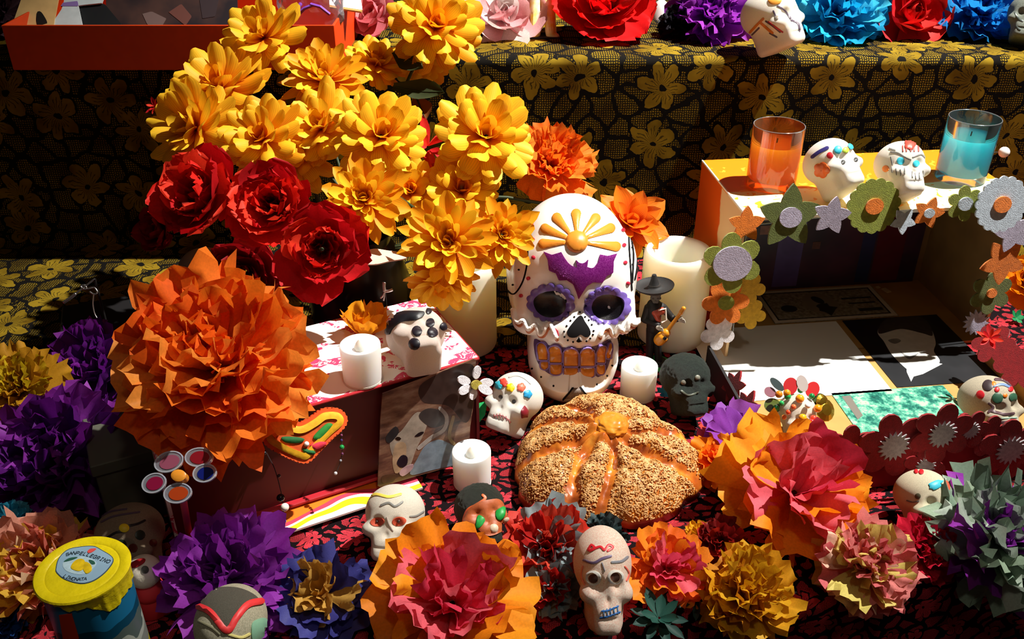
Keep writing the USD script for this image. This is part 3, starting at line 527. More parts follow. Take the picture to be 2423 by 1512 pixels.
for a, b in (((700, 40), (740, 12)), ((735, 10), (780, 34)), ((706, 30), (712, 8))): part(t, 'ribbon', tube([ony(*a, TF + .02), ony((a[0] + b[0]) / 2, (a[1] + b[1]) / 2 - 6, TF + .018), ony(*b, TF + .02)], 0.0022, 6), mt('purple_ribbon', '#8a4fc0', 0.35), world=True)
n = unit([0, -0.5, 1]); tr = plane_tracer(ony(815, 30, TF + 0.06), n); t = thing('white_card', 'white card with a brown edge lying beside the orange tray', 'card', xform(ony(815, 30, TF + 0.06)))
part(t, 'sheet', drape(Polygon([(778, -30), (850, -30), (858, 26), (780, 14)]), tr, 0.0015, 8), mt('white_card', '#f3efe6', 0.6), smooth=False, world=True); part(t, 'edge', drape(Polygon([(780, 14), (858, 26), (856, 30), (780, 19)]), tr, 0.0015, 5), mt('tan_edge', '#c89a58', 0.6), smooth=False, world=True)

# ------------------------------------------------------------------ skulls: a distance field, meshed from its middle outwards, and painted by draping patches over it
def ell(p, c, r):
    q = p - np.array(c); r = np.array(r, float); k0 = np.linalg.norm(q / r, axis=1); k1 = np.linalg.norm(q / r ** 2, axis=1); return k0 * (k0 - 1) / np.maximum(k1, 1e-9)
def rbox(p, c, h, r):
    q = np.abs(p - np.array(c)) - np.array(h) + r; return np.linalg.norm(np.maximum(q, 0), axis=1) + np.minimum(q.max(1), 0) - r
def smin(a, b, k): h = np.clip(0.5 + 0.5 * (b - a) / k, 0, 1); return b * (1 - h) + a * h - k * h * (1 - h)
def smax(a, b, k): return -smin(-a, -b, k)
def mir(p): q = p.copy(); q[:, 0] = np.abs(q[:, 0]); return q
def sdf_sugar(p):
    m = mir(p)
    d = ell(p, (0, 0.10, 0.64), (0.40, 0.47, 0.37))
    d = smin(d, rbox(p, (0, -0.16, 0.44), (0.26, 0.17, 0.16), 0.12), 0.10)
    d = smin(d, rbox(p, (0, -0.20, 0.17), (0.19, 0.17, 0.19), 0.12), 0.09)
    d = smin(d, ell(m, (0.24, -0.20, 0.40), (0.12, 0.14, 0.10)), 0.06)
    d = smin(d, rbox(p, (0, 0.12, 0.20), (0.24, 0.28, 0.22), 0.12), 0.12)
    d = smax(d, -ell(m, (0.145, -0.40, 0.50), (0.105, 0.12, 0.095)), 0.04)
    d = smax(d, -ell(p, (0, -0.42, 0.345), (0.05, 0.10, 0.065)), 0.03)
    d = smax(d, -rbox(p, (0, -0.41, 0.175), (0.15, 0.06, 0.012), 0.01), 0.03)
    return smax(d, -p[:, 2], 0.03)
def sdf_big(p):
    m = mir(p)
    d = ell(p, (0, 0.13, 0.66), (0.300, 0.40, 0.35))
    d = smin(d, rbox(p, (0, 0.02, 0.58), (0.285, 0.20, 0.20), 0.13), 0.10)
    d = smin(d, rbox(p, (0, -0.05, 0.475), (0.292, 0.17, 0.085), 0.07), 0.05)
    d = smin(d, ell(p, (0, -0.19, 0.42), (0.16, 0.13, 0.11)), 0.05)
    d = smin(d, ell(m, (0.19, -0.13, 0.44), (0.11, 0.10, 0.05)), 0.03)
    d = smin(d, rbox(p, (0, -0.02, 0.26), (0.225, 0.20, 0.16), 0.13), 0.05); d = smin(d, ell(p, (0, -0.06, 0.13), (0.195, 0.185, 0.135)), 0.06)
    d = smin(d, ell(m, (0.285, 0.12, 0.62), (0.042, 0.15, 0.17)), 0.025)
    d = smax(d, -rbox(p, (0, -0.27, 0.225), (0.190, 0.095, 0.098), 0.05), 0.02)
    d = smax(d, -ell(m, (0.136, -0.240, 0.550), (0.102, 0.050, 0.088)), 0.018)
    d = smin(d, ell(p, (0, -0.15, 0.75), (0.17, 0.06, 0.10)), 0.08)
    return smax(d, -p[:, 2], 0.02)
def march(sdf, o, d, tmax, n=90, k=0.75):
    t = np.zeros(len(o)); live = np.ones(len(o), bool)
    for _ in range(n):
        s = sdf(o[live] + d[live] * t[live][:, None]); t[live] += s * k; idx = np.where(live)[0]; live[idx[(s < 1e-4) | (t[idx] > tmax)]] = False
        if not live.any(): break
    return np.where(t < tmax, t, np.nan)
def grad(sdf, p, e=2e-3):
    g = np.stack([sdf(p + np.eye(3)[k] * e) - sdf(p - np.eye(3)[k] * e) for k in range(3)], 1); return g / np.maximum(np.linalg.norm(g, axis=1, keepdims=True), 1e-9)
_shells = {}
def shell(sdf, sub, centre):
    k = (sdf.__name__, sub)
    if k not in _shells:
        ic = trimesh.creation.icosphere(sub, 1.0); u = ic.vertices; c = np.array(centre); t = march(sdf, c + u * 1.3, -u, 1.29); _shells[k] = (c + u * (1.3 - np.nan_to_num(t, nan=1.25))[:, None], ic.faces)
    return _shells[k]
class Skull:
    def __init__(s, name, label, bb, zp, yaw, lean, mat, group=None, sdf=sdf_sugar, sub=5, roll=0.0, wide=1.0, rough=0.0, cat='sugar skull', hw=0.5):
        """bb: the outline's bounds in the picture; the skull is sized and set down on the surface at height zp to match"""
        s.sdf, s.R = sdf, rotz(yaw) @ rotx(-lean) @ roty(roll); s.wide = wide
        v, f = shell(sdf, sub, (0, -0.02, 0.42)); v = v * np.array([wide, 1, 1]); rv = v @ s.R.T; low = rv[:, 2].min()
        size, x, y = 0.07, (bb[0] + bb[2]) / 2, bb[3] - 10
        for _ in range(14):
            base = onz(x, y, zp); w = rv * size + base - [0, 0, low * size] - CAM; dd = w @ FW; X = PW / 2 + FOC * (w @ RT) / dd; Y = PH / 2 - FOC * (w @ UPV) / dd
            size *= ((bb[2] - bb[0]) / np.ptp(X)) ** (1 - hw) * ((bb[3] - bb[1]) / np.ptp(Y)) ** hw
            x += (bb[0] + bb[2]) / 2 - (X.min() + X.max()) / 2; y += (bb[1] + bb[3]) / 2 - (Y.min() + Y.max()) / 2
        s.size = size; s.M = xform(base - np.array([0, 0, low * size]), s.R, size); s.Mi = np.linalg.inv(s.M)
        s.t = thing(name, label, cat, s.M, group)
        if rough: v = v + rough * (meshkit.fbm(v * 22, 2, 7)[:, None] - 0.5) * 2 * v / np.linalg.norm(v - [0, 0, .4], axis=1, keepdims=True)
        part(s.t, 'skull', (v, f), mat, smooth=True)
    def tr(s, p):
        d = ray(p); sc = np.array([1 / s.wide, 1, 1]); o = (s.Mi[:3, :3] @ CAM + s.Mi[:3, 3]) * sc; dl = (d @ s.Mi[:3, :3].T) * sc; ln = np.linalg.norm(dl, axis=1, keepdims=True); dl = dl / ln
        far = np.linalg.norm(o); o2 = o + dl * (far - 1.6); t = march(s.sdf, o2, dl, 3.2); q = o2 + dl * t[:, None]
        n = grad(s.sdf, np.nan_to_num(q)); q = q / sc; n = n * sc; n = n @ s.R.T; n /= np.linalg.norm(n, axis=1, keepdims=True)
        return q @ s.M[:3, :3].T + s.M[:3, 3], n
    def put(s, name, poly, mat, thick=0.0008, bulge=0.0, step=None, label=None):
        if not isinstance(poly, (Polygon, MultiPolygon)): poly = Polygon(poly).buffer(0)
        m = drape(poly, s.tr, thick, step, bulge)
        if m is not None and len(m.faces): part(s.t, name, m, mat, smooth=35, world=True, label=label)
    def dots(s, name, pts, r, mat, thick=0.0006, bulge=0.0006):
        for q in pts: s.put(name, blob2d(q[:2], q[2] if len(q) > 2 else r, None, 12), mat, thick, bulge)
    def stroke(s, name, pts, w, mat, thick=0.0006, bulge=0.0003): s.put(name, line2d(pts, w), mat, thick, bulge, step=max(1.5, w * 0.5))
    def flower(s, q, r, mat):
        s.put('icing_flower', unary_union([Point(q[0] + r * .6 * math.cos(a), q[1] + r * .6 * math.sin(a)).buffer(r * .45, 4) for a in np.arange(5) * 1.2566]).buffer(r * .1), mat, 0.0010, 0.0012)
def ic(c): return mt('icing_' + c[1:], c, 0.45, 0.4, vary=0.15, vscale=200)
sugar = mt('white_sugar', '#f2ece0', 0.55, 0.35, sss=0.15, vary=0.06, vscale=90, bump=0.0006, bscale=420)
sugar_p = mt('pink_sugar', '#efd9cc', 0.55, 0.35, sss=0.15, vary=0.08, vscale=60, bump=0.0006, bscale=420)
BLK, RED, BLU, ORG, YEL, GRN, CYA, PUR = ic('#16141a'), ic('#c8202a'), ic('#1f5fa8'), ic('#e87a1c'), ic('#f2d01e'), ic('#1f7a3c'), ic('#3ab8d0'), ic('#6a3a90')

# the large ceramic skull in the middle
cer = mt('white_ceramic', '#f4f0ea', 0.28, 0.5, coat=0.25, vary=0.03, vscale=20)
C = lambda q: (1150 + q[0] / 2.8, 440 + q[1] / 2.8)
cp = lambda L: [C(q) for q in L]
S = Skull('ceramic_skull', 'large white ceramic skull with orange sun and purple bat on its forehead', (1193, 465, 1513, 946), 0, 0.02, 0.20, cer, sdf=sdf_big, sub=6, cat='skull')
sun = mt('sun_orange', '#dd8a2e', 0.35, coat=0.3); c0 = np.array([1365, 572])
for e in [(1274, 578), (1280, 537), (1311, 507), (1363, 495), (1416, 508), (1454, 536), (1468, 585)]:
    v = np.array(e) - c0; l = np.hypot(*v); u = v / l; n = np.array([-u[1], u[0]])
    tt = np.linspace(24, l - 11, 6); P = [c0 + u * a + n * (4.0 + 7.5 * ((a - 24) / (l - 35)) ** 1.2) for a in tt]; Q = [c0 + u * a - n * (4.0 + 7.5 * ((a - 24) / (l - 35)) ** 1.2) for a in tt[::-1]]
    S.put('sun_ray', Polygon(P + Q).union(Point(*(c0 + u * (l - 11.5))).buffer(11.5)), sun, 0.0008, 0.0014, 3.2)
S.put('sun_disc', blob2d(c0, 26.5, 26, 30), sun, 0.001, 0.0042, 4)
batm = usdkit.material(stage, '/World/Looks/purple_glitter', {'tc': ('texture_coordinate', {}), 'v': ('voronoi_texture', dict(scale=260.0)), 'a': ('map_range', dict(from_min=0.0, from_max=1.0, to_min=0.25, to_max=0.75)), 'sp': ('separate_xyz', {}), 'p': ('principled_bsdf', dict(base_color=lin('#7c1578'), metallic=0.45)), 'b': ('bump', dict(strength=0.7, distance=0.002))},
    [('tc.object', 'v.vector'), ('v.color', 'sp.vector'), ('sp.x', 'a.value'), ('a.result', 'p.roughness'), ('sp.y', 'b.height'), ('b.normal', 'p.normal')], surface='p.BSDF')
S.put('bat', cp([(385, 437), (440, 458), (500, 440), (520, 475), (545, 510), (570, 530), (604, 542), (594, 488), (614, 508), (634, 514), (655, 508), (676, 486), (668, 536), (695, 545), (715, 540), (740, 505), (752, 455), (800, 465), (862, 450), (840, 500), (838, 575), (795, 595), (765, 640), (705, 636), (665, 662), (632, 715), (612, 748), (598, 700), (578, 650), (535, 622), (485, 625), (465, 578), (420, 560), (412, 490)]), batm, 0.0016, 0.0006, 4)
pur = mt('scallop_purple', '#6a53a0', 0.35, coat=0.2); blkg = usdkit.material(stage, '/World/Looks/black_glitter', {'tc': ('texture_coordinate', {}), 'v': ('voronoi_texture', dict(scale=190.0)), 'sp': ('separate_xyz', {}), 'p': ('principled_bsdf', dict(base_color=(0.006, 0.005, 0.008), roughness=0.3)), 'b': ('bump', dict(strength=0.35, distance=0.001))}, [('tc.object', 'v.vector'), ('v.color', 'sp.vector'), ('sp.y', 'b.height'), ('b.normal', 'p.normal')], surface='p.BSDF')
for (ex, ey, rx, ry) in ((1304, 718, 42, 35), (1436, 726, 40, 35)):
    outer = unary_union([blob2d((ex, ey), rx + 6, ry + 6, 40)] + [Point(ex + (rx + 5) * math.cos(a), ey + (ry + 4) * math.sin(a)).buffer(10.5) for a in np.linspace(-math.pi - 0.15, 0.15, 9)] + [Point(ex + (rx + 3) * math.cos(a), ey + (ry + 2) * math.sin(a)).buffer(9) for a in np.linspace(0.3, math.pi - 0.3, 7)])
    S.put('eye_scallop', outer.difference(blob2d((ex, ey), rx, ry, 40)), pur, 0.0022, 0.0012, 3.2)
    S.put('eye_socket', blob2d((ex, ey), rx + 1, ry + 1, 40), blkg, 0.0004, 0, 4, label='black glittering eye socket')
blk = mt('black_glaze', (0.008, 0.007, 0.008), 0.85, 0.1)
S.put('nose', catmull(cp([(625, 858), (655, 900), (686, 950), (690, 985), (660, 1003), (627, 985), (595, 1003), (552, 1000), (537, 968), (565, 920)]), 4, True), blk, 0.0006, 0, 3)
S.put('nose_tip', cp([(616, 998), (624, 1020), (635, 1030), (612, 1036), (598, 1030)]), blk, 0.0006)
mouthb = mt('mouth_purple', '#5a4470', 0.5); tooth = mt('tooth_orange', '#c77a1e', 0.3, coat=0.3, vary=0.12, vscale=60); tline = mt('tooth_outline', '#7a62a8', 0.4)
S.put('mouth_back', catmull(cp([(322, 1015), (400, 1050), (500, 1068), (630, 1075), (740, 1055), (820, 1015), (832, 1090), (815, 1180), (780, 1245), (700, 1280), (600, 1290), (480, 1270), (390, 1225), (335, 1150)]), 4, True), mouthb, 0.0005, 0, 5)
up = [(345, 1032, 410, 1150), (418, 1048, 503, 1168), (513, 1066, 612, 1190), (622, 1066, 722, 1190), (732, 1050, 795, 1168), (800, 1035, 828, 1140)]
lo = [(355, 1158, 414, 1215), (422, 1176, 503, 1250), (513, 1198, 610, 1275), (622, 1198, 720, 1272), (730, 1178, 792, 1248)]
for i, (a, b, c, d) in enumerate(up):
    w = c - a; top = [(a + w * (0.5 - 0.5 * math.cos(t)), b + 36 - 36 * math.sin(t)) for t in np.linspace(0, math.pi, 10)]
    pl = Polygon(cp(top + [(c, d - 4), (c - 6, d), (a + 6, d), (a, d - 4)])); S.put('tooth', pl, tooth, 0.0014, 0.0030, 3.2); S.put('tooth_rim', pl.buffer(1.6).difference(pl.buffer(-1.0)), tline, 0.0026, 0, 3)
for a, b, c, d in lo:
    w = c - a; bt = [(a + w * (0.5 + 0.5 * math.cos(t)), d - 24 + 24 * math.sin(t)) for t in np.linspace(0, math.pi, 10)]
    pl = Polygon(cp([(a + 5, b), (c - 5, b), (c, b + 6)] + bt + [(a, b + 6)])); S.put('tooth', pl, tooth, 0.0014, 0.0026, 3.2); S.put('tooth_rim', pl.buffer(1.4).difference(pl.buffer(-1.0)), tline, 0.0024, 0, 3)
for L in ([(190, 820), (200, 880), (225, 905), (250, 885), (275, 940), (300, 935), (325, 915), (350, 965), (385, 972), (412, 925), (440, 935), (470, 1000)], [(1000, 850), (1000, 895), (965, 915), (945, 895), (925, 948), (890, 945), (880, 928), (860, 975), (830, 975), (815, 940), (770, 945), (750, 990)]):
    S.put('frill_shade', line2d([(x + 1, y + 7) for x, y in cp(L)], 7), mt('rust_shade', '#b8683c', 0.35), 0.0012, 0.0006, 2.8); S.put('cheek_frill', line2d(cp(L), 8.5), cer, 0.0026, 0.0020, 2.8)  # shade beneath each cheek frill painted as a rust-brown line
rdm = mt('red_glaze', '#b8243c', 0.3)
S.dots('red_dot', [(*C(q), 4.6) for q in [(303, 250), (312, 355), (315, 475), (282, 612), (233, 727), (908, 292), (913, 393), (921, 508), (940, 645)]], 4.5, rdm, 0.0008, 0.001)
S.put('red_diamond', cp([(440, 925), (478, 960), (482, 995), (455, 985), (436, 955)]), rdm); S.put('red_diamond', cp([(745, 985), (750, 960), (782, 940), (780, 970)]), mt('orange_red_glaze', '#c8462a', 0.3))
S.dots('black_dot', [(*C(q), 2.3) for q in [(268, 1040), (270, 1120), (305, 1210), (365, 1265), (447, 1325), (835, 1190), (803, 1258), (735, 1315), (585, 868), (560, 893), (535, 928), (518, 965), (520, 1000), (542, 1022), (577, 1033), (665, 1028), (690, 1010), (708, 985), (712, 960), (700, 920), (680, 890), (656, 868), (622, 836), (218, 555), (178, 655), (968, 408), (970, 520)]], 2.3, blk, 0.0005, 0.0004)
for L in ([(240, 240), (268, 300), (277, 400), (272, 520), (245, 630), (200, 705), (165, 712), (120, 660), (92, 605)], [(945, 295), (948, 420), (958, 560), (965, 690)], [(985, 350), (1003, 420), (1000, 540), (985, 620)], [(958, 330), (975, 440), (972, 560), (968, 640)]): S.put('black_line', line2d(cp(L), 3.2), blk, 0.0005, 0, 2)
S.put('chin_triangle', cp([(600, 1318), (678, 1398), (515, 1410)]), mt('chin_brown', '#7a6a60', 0.5, vary=0.4, vscale=160), 0.0008, 0, 3); S.put('black_line', LineString(cp([(512, 1412), (600, 1314), (682, 1400)])).buffer(1.8), blk, 0.0012, 0, 2)

# sugar skulls
GS = 'small decorated sugar skulls'
def lift(p, dx=0, dy=0.0): return np.asarray(p) + np.array([dx, dy, 0])
K = Skull('sugar_skull', 'small white sugar skull with coloured icing flowers on its forehead, left of the bread', (1147, 880, 1286, 1038), 0, -0.55, 0.75, sugar, GS)
for q, c in (((1181, 912), CYA), ((1192, 906), ic('#e0483a')), ((1208, 918), YEL), ((1233, 917), ic('#e86a50')), ((1248, 933), ic('#2a9ad0'))): K.flower(q, 9, c)
K.dots('bead_eye', [(1185, 939), (1216, 950)], 5, ic('#3c3c3c')); K.stroke('icing_line', [(1168, 985), (1184, 983), (1198, 989), (1208, 999)], 2.2, ic('#b06a6a'))
for x, y in ((1170, 985), (1177, 984), (1184, 984), (1191, 987), (1198, 990), (1205, 997)): K.stroke('icing_stitch', [(x - 1, y - 5), (x + 1, y + 5)], 1.6, ic('#b06a6a'))
K.put('icing_heart', [(1240, 960), (1250, 972), (1248, 986), (1233, 988), (1232, 972)], ic('#7a1424'), 0.001, 0.001); K.stroke('icing_line', [(1205, 893), (1222, 889), (1240, 895), (1255, 908)], 3, ic('#b8b4b0'))
K = Skull('sugar_skull', 'white sugar skull with a row of coloured beads beside the orange glass', (1898, 327, 2046, 478), BH, 0.45, 0.85, sugar, GS)
K.dots('icing_drop', [(1964, 368, 8), (1982, 355, 8), (2000, 356, 7), (2012, 347, 7), (2026, 356, 6)], 7, RED); K.dots('icing_drop', [(1982, 355, 9), (2013, 346, 8)], 8, CYA, 0.0014, 0.001); K.dots('icing_drop', [(2000, 356, 7)], 7, ic('#b8d048'), 0.0014, 0.001)
K.stroke('icing_line', [(1922, 372), (1938, 360), (1958, 350)], 8, ic('#3a3478')); K.flower((1945, 402), 17, ic('#d8622a')); K.dots('bead_eye', [(1995, 384), (2025, 378)], 5, ic('#3c3c3c'))
K = Skull('sugar_skull', 'white sugar skull with blue eyes and lashes, beside the blue glass', (2066, 334, 2203, 480), BH, 0.10, 0.70, sugar, GS)
K.dots('icing_eye', [(2131, 381, 9), (2168, 387, 8)], 9, CYA); K.dots('icing_drop', [(2096, 399, 8), (2196, 425, 7)], 8, ORG); K.flower((2153, 342), 12, ic('#e0483a'))
for x, y in ((2110, 400), (2120, 405), (2130, 407), (2140, 404), (2158, 412), (2166, 416), (2175, 415), (2184, 410)): K.stroke('icing_lash', [(x, y - 6), (x + 1, y + 8)], 2.2, ic('#8a8884'))
for L in ([(2108, 360), (2125, 362), (2145, 374), (2155, 378)], [(2160, 372), (2180, 366), (2193, 380)], [(2108, 372), (2112, 390)], [(2105, 352), (2118, 356)]): K.stroke('icing_line', L, 3.2, ic('#8a8884'))
for x in (2136, 2144, 2154, 2162, 2172): K.stroke('icing_stitch', [(x, 346), (x + 1, 358)], 3, ic('#c05048'))
K = Skull('sugar_skull', 'heavily painted sugar skull in the right corner of the tray', (2268, 884, 2420, 1044), 0.0034, 0.30, 0.60, mt('aged_sugar', '#d9cdb4', 0.55, 0.35, vary=0.2, vscale=60, bump=0.0006, bscale=420), GS)
K.dots('icing_patch', [(2360, 942, 13), (2397, 940, 10)], 12, ic('#2f5a44')); K.dots('icing_patch', [(2338, 912, 13)], 10, ic('#3a2c30')); K.dots('icing_drop', [(2359, 922, 6), (2391, 921, 6), (2320, 934, 10)], 6, RED); K.dots('icing_drop', [(2351, 909, 6), (2378, 936, 5)], 6, ORG)
for L in ([(2340, 955), (2350, 964), (2340, 975)], [(2345, 972), (2375, 980), (2398, 978)], [(2365, 1000), (2400, 996)], [(2355, 898), (2375, 900), (2392, 912)]): K.stroke('icing_line', L, 6, ic('#5a4248'))
for y in (988, 1004): K.stroke('icing_line', [(2370, y + 2), (2405, y)], 3, ic('#9ab8a8'))
K.stroke('icing_line', [(2352, 914), (2372, 910), (2388, 916)], 5, ic('#6a88b8'))
K = Skull('sugar_skull', 'small cream sugar skull with a blue icing mark under the red tray wall', (2110, 1112, 2272, 1268), 0, 0.15, 0.75, mt('cream_sugar', '#eee4c4', 0.55, 0.35, vary=0.08, vscale=60, bump=0.0006, bscale=420), GS)
K.put('icing_patch', blob2d((2214, 1148), 17, 10, 14, -0.5, 0.1, 3), CYA, 0.0008, 0.0008); K.put('icing_patch', blob2d((2246, 1150), 8, 15, 14, -0.4, 0.1, 5), ic('#e0583a'), 0.0008, 0.0008)
K.dots('bead_eye', [(2172, 1174, 7), (2214, 1196, 8)], 7, ic('#4c4634')); K.dots('icing_drop', [(2180, 1117, 6), (2168, 1116, 5)], 5, RED)
K.stroke('icing_line', [(2146, 1184), (2160, 1188), (2174, 1186)], 2.5, ic('#6a6a70')); K.stroke('icing_line', [(2196, 1200), (2208, 1206), (2226, 1204)], 4, ic('#4aa0b8'))
K = Skull('sugar_skull', 'tall white sugar skull with red brow icing and blue mouth, front centre', (1350, 1253, 1504, 1494), 0, 0.02, 0.62, mt('blush_sugar', '#ecdccb', 0.5, 0.4, sss=0.1, vary=0.12, vscale=70, col2='#e2b4a0', bump=0.0006, bscale=420), GS, wide=0.74)
K.stroke('icing_line', [(1392, 1302), (1400, 1290), (1408, 1298), (1396, 1304), (1420, 1294), (1430, 1302), (1440, 1290), (1450, 1296), (1438, 1304)], 5, RED)
K.stroke('icing_brow', [(1382, 1326), (1405, 1332), (1425, 1322), (1445, 1316)], 6, ic('#6a5a78')); K.stroke('icing_brow', [(1448, 1330), (1470, 1328), (1484, 1318)], 6, ic('#7a7a80')); K.dots('icing_socket', [(1404, 1369, 11), (1456, 1366, 11)], 11, ic('#5c3428'), 0.0004, 0.0)
for ex, ey in ((1404, 1368), (1456, 1366)): K.put('socket_ring', blob2d((ex, ey), 19, 18, 24).difference(blob2d((ex, ey), 14, 13, 24)), sugar, 0.0010, 0.0008, 2.5)
for L in ([(1424, 1446), (1440, 1444), (1462, 1434)], [(1420, 1462), (1440, 1458), (1466, 1448)]): K.stroke('icing_mouth', L, 3.2, BLU)
for x, y in ((1428, 1452), (1436, 1450), (1444, 1448), (1452, 1446), (1460, 1442)): K.stroke('icing_stitch', [(x, y - 9), (x + 2, y + 10)], 2.2, ic('#4a78a8'))
K.stroke('icing_line', [(1478, 1340), (1488, 1356), (1482, 1374)], 3, ic('#e06a5a')); K.stroke('icing_line', [(1380, 1340), (1376, 1362), (1384, 1384)], 3, ic('#e0846a')); K.stroke('icing_line', [(1425, 1332), (1431, 1350)], 3, ic('#8a8890'))
K = Skull('sugar_skull', 'white sugar skull with red eyes and yellow brow marks behind the pink orange flower', (852, 1150, 1010, 1326), 0, -0.12, 0.72, mt('ivory_sugar', '#f0e8d6', 0.5, 0.4, sss=0.1, vary=0.1, vscale=60, bump=0.0006, bscale=420), GS)
for ex, ey in ((893, 1235), (944, 1234)): K.put('icing_eye', blob2d((ex, ey), 17, 11, 18, -0.15), ic('#c8543a'), 0.0006, 0.0006); K.dots('bead_eye', [(ex, ey - 2)], 4.5, ic('#4a3430'), 0.0016, 0.001)
K.stroke('icing_brow', [(902, 1196), (920, 1190), (935, 1198), (952, 1188)], 5, ic('#7a7a74')); K.stroke('icing_line', [(868, 1178), (890, 1170), (920, 1176), (948, 1170)], 6, ic('#e8d45a')); K.stroke('icing_line', [(970, 1222), (985, 1220), (1002, 1210)], 4, ic('#8a8a84')); K.stroke('icing_line', [(915, 1224), (920, 1240), (930, 1256)], 3, ic('#a89a90'))
K = Skull('sugar_skull', 'dim brown painted sugar skull with a yellow spot behind the can', (215, 1195, 398, 1395), 0, -0.05, 0.62, mt('brown_sugar', '#a08c74', 0.6, 0.3, vary=0.2, vscale=50, bump=0.0006, bscale=420), GS, roll=-0.30)
K.dots('icing_eye', [(287, 1289, 13), (331, 1266, 12)], 12, ic('#1c2a1c')); K.put('icing_drop', blob2d((294, 1250), 12, 10), YEL, 0.001, 0.001); K.stroke('icing_brow', [(255, 1272), (275, 1260), (295, 1258)], 5, BLK); K.stroke('icing_brow', [(306, 1244), (325, 1240), (342, 1232)], 5, BLK); K.dots('icing_drop', [(315, 1297, 11), (362, 1284, 9)], 10, ic('#5a1c14'))
for L in ([(230, 1230), (260, 1212), (300, 1205)], [(240, 1236), (270, 1222), (330, 1212)]): K.stroke('icing_line', L, 3.5, ic('#5a4a5c'))
dk = mt('dark_green_sugar', '#2c3a30', 0.6, 0.4, vary=0.4, vscale=80, col2='#12181a', bump=0.0012, bscale=300)
K = Skull('sugar_skull', 'dark green sugar skull beside the right tea light', (1562, 832, 1690, 988), 0, 0.20, 0.60, dk, GS, rough=0.012)
K.dots('bead_eye', [(1617, 905, 6), (1650, 893, 6)], 6, ic('#7c7c70'), 0.0008, 0.001)
K.stroke('icing_line', [(1612, 925), (1630, 935), (1652, 928)], 4, ic('#565c50'))
K = Skull('sugar_skull', 'dark sugar skull with orange icing face and bright green eyes', (1062, 1155, 1214, 1290), 0, 0.30, 0.85, mt('dark_moss_sugar', '#2f352c', 0.6, 0.4, vary=0.3, vscale=80, bump=0.0012, bscale=300), GS, rough=0.012)
K.put('icing_mask', catmull([(1098, 1236), (1108, 1208), (1128, 1190), (1150, 1184), (1180, 1182), (1195, 1205), (1200, 1240), (1180, 1262), (1150, 1268), (1130, 1250)], 4, True), mt('rust_icing', '#b05a30', 0.5, vary=0.35, vscale=160), 0.0010, 0.0008, 5); K.stroke('icing_line', [(1096, 1238), (1106, 1208), (1128, 1194), (1148, 1180), (1142, 1172)], 6, ic('#e8602a'))
for ex, ey in ((1135, 1236), (1183, 1216)): K.put('icing_eye', blob2d((ex, ey), 10, 16, 16, 0.4), ic('#16923c'), 0.0022, 0.001)
K.dots('icing_drop', [(1168, 1250, 9), (1198, 1232, 9)], 8, ic('#c8b8a0'), 0.0016, 0.001)
K = Skull('sugar_skull', 'large white sugar skull on the upper step edge beside the purple paper flower', (1752, -30, 1905, 137), SZ, 0.65, 0.55, sugar, GS)
for L in ([(1775, 76), (1790, 60), (1806, 44)], [(1800, 54), (1814, 66), (1828, 78)]): K.stroke('icing_line', L, 6, ic('#c8782a'))
for L in ([(1812, 50), (1830, 62), (1846, 76)], [(1822, 78), (1838, 88)], [(1780, 82), (1796, 66)], [(1840, 14), (1858, 26), (1870, 44)], [(1830, 26), (1836, 40)], [(1872, 48), (1888, 56), (1892, 74)]): K.stroke('icing_line', L, 4, ic('#5a4c5c'))
K.stroke('icing_line', [(1818, 52), (1838, 66), (1852, 76)], 4, ic('#b03038')); K.dots('bead_eye', [(1838, 42, 5)], 5, ic('#8a8074')); K.put('icing_patch', blob2d((1833, 2), 16, 9), ic('#e8a03a'), 0.001, 0.001)
K = Skull('sugar_skull', 'pale pink skull with black hair and black spots on the floral box top', (905, 735, 1064, 884), AH, 0.30, 1.30, sugar_p, GS, wide=1.15)
K.dots('icing_spot', [(987, 784, 12), (1018, 764, 11), (1023, 787, 12), (981, 814, 13), (1049, 773, 9), (1014, 737, 7)], 11, ic('#1a1620'), 0.001, 0.001)
K.put('icing_hair', catmull([(912, 785), (920, 755), (950, 740), (985, 738), (1005, 742), (985, 758), (950, 762), (930, 778), (922, 792)], 4, True), BLK, 0.0016, 0.001, 5)
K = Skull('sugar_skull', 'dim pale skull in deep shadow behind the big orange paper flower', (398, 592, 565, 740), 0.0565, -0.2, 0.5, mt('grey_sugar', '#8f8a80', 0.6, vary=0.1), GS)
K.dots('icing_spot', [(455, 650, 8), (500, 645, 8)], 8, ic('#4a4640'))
K = Skull('sugar_skull', 'grey green sugar skull at the far right end of the upper step', (2378, -10, 2490, 104), SZ, -0.5, 0.5, mt('grey_green_sugar', '#8c9488', 0.6, vary=0.3, vscale=40, bump=0.0006, bscale=420), GS)
for L in ([(2402, 30), (2410, 44), (2420, 50)], [(2404, 62), (2414, 70)]): K.stroke('icing_line', L, 4, ic('#4a5450'))
K = Skull('sugar_skull', 'grey speckled skull with a red icing V on its forehead at the bottom edge', (440, 1392, 642, 1640), 0, 0.0, 0.45, mt('speckled_sugar', '#d8d0b4', 0.6, 0.3, vary=0.25, vscale=60, col2='#b8b498', bump=0.0008, bscale=380), GS, wide=0.92)
K.put('icing_cap', catmull([(470, 1432), (482, 1405), (515, 1392), (560, 1392), (595, 1405), (610, 1422), (575, 1438), (545, 1480), (540, 1490), (515, 1465)], 4, True), mt('ash_sugar', '#4c4a42', 0.8, vary=0.5, vscale=420, col2='#8a8474', bump=0.0010, bscale=600), 0.0008, 0.0008, 6)
K.stroke('icing_line', [(466, 1434), (500, 1450), (536, 1492), (560, 1460), (585, 1432), (616, 1424)], 15, ic('#e0383a'), 0.0014, 0.0014)
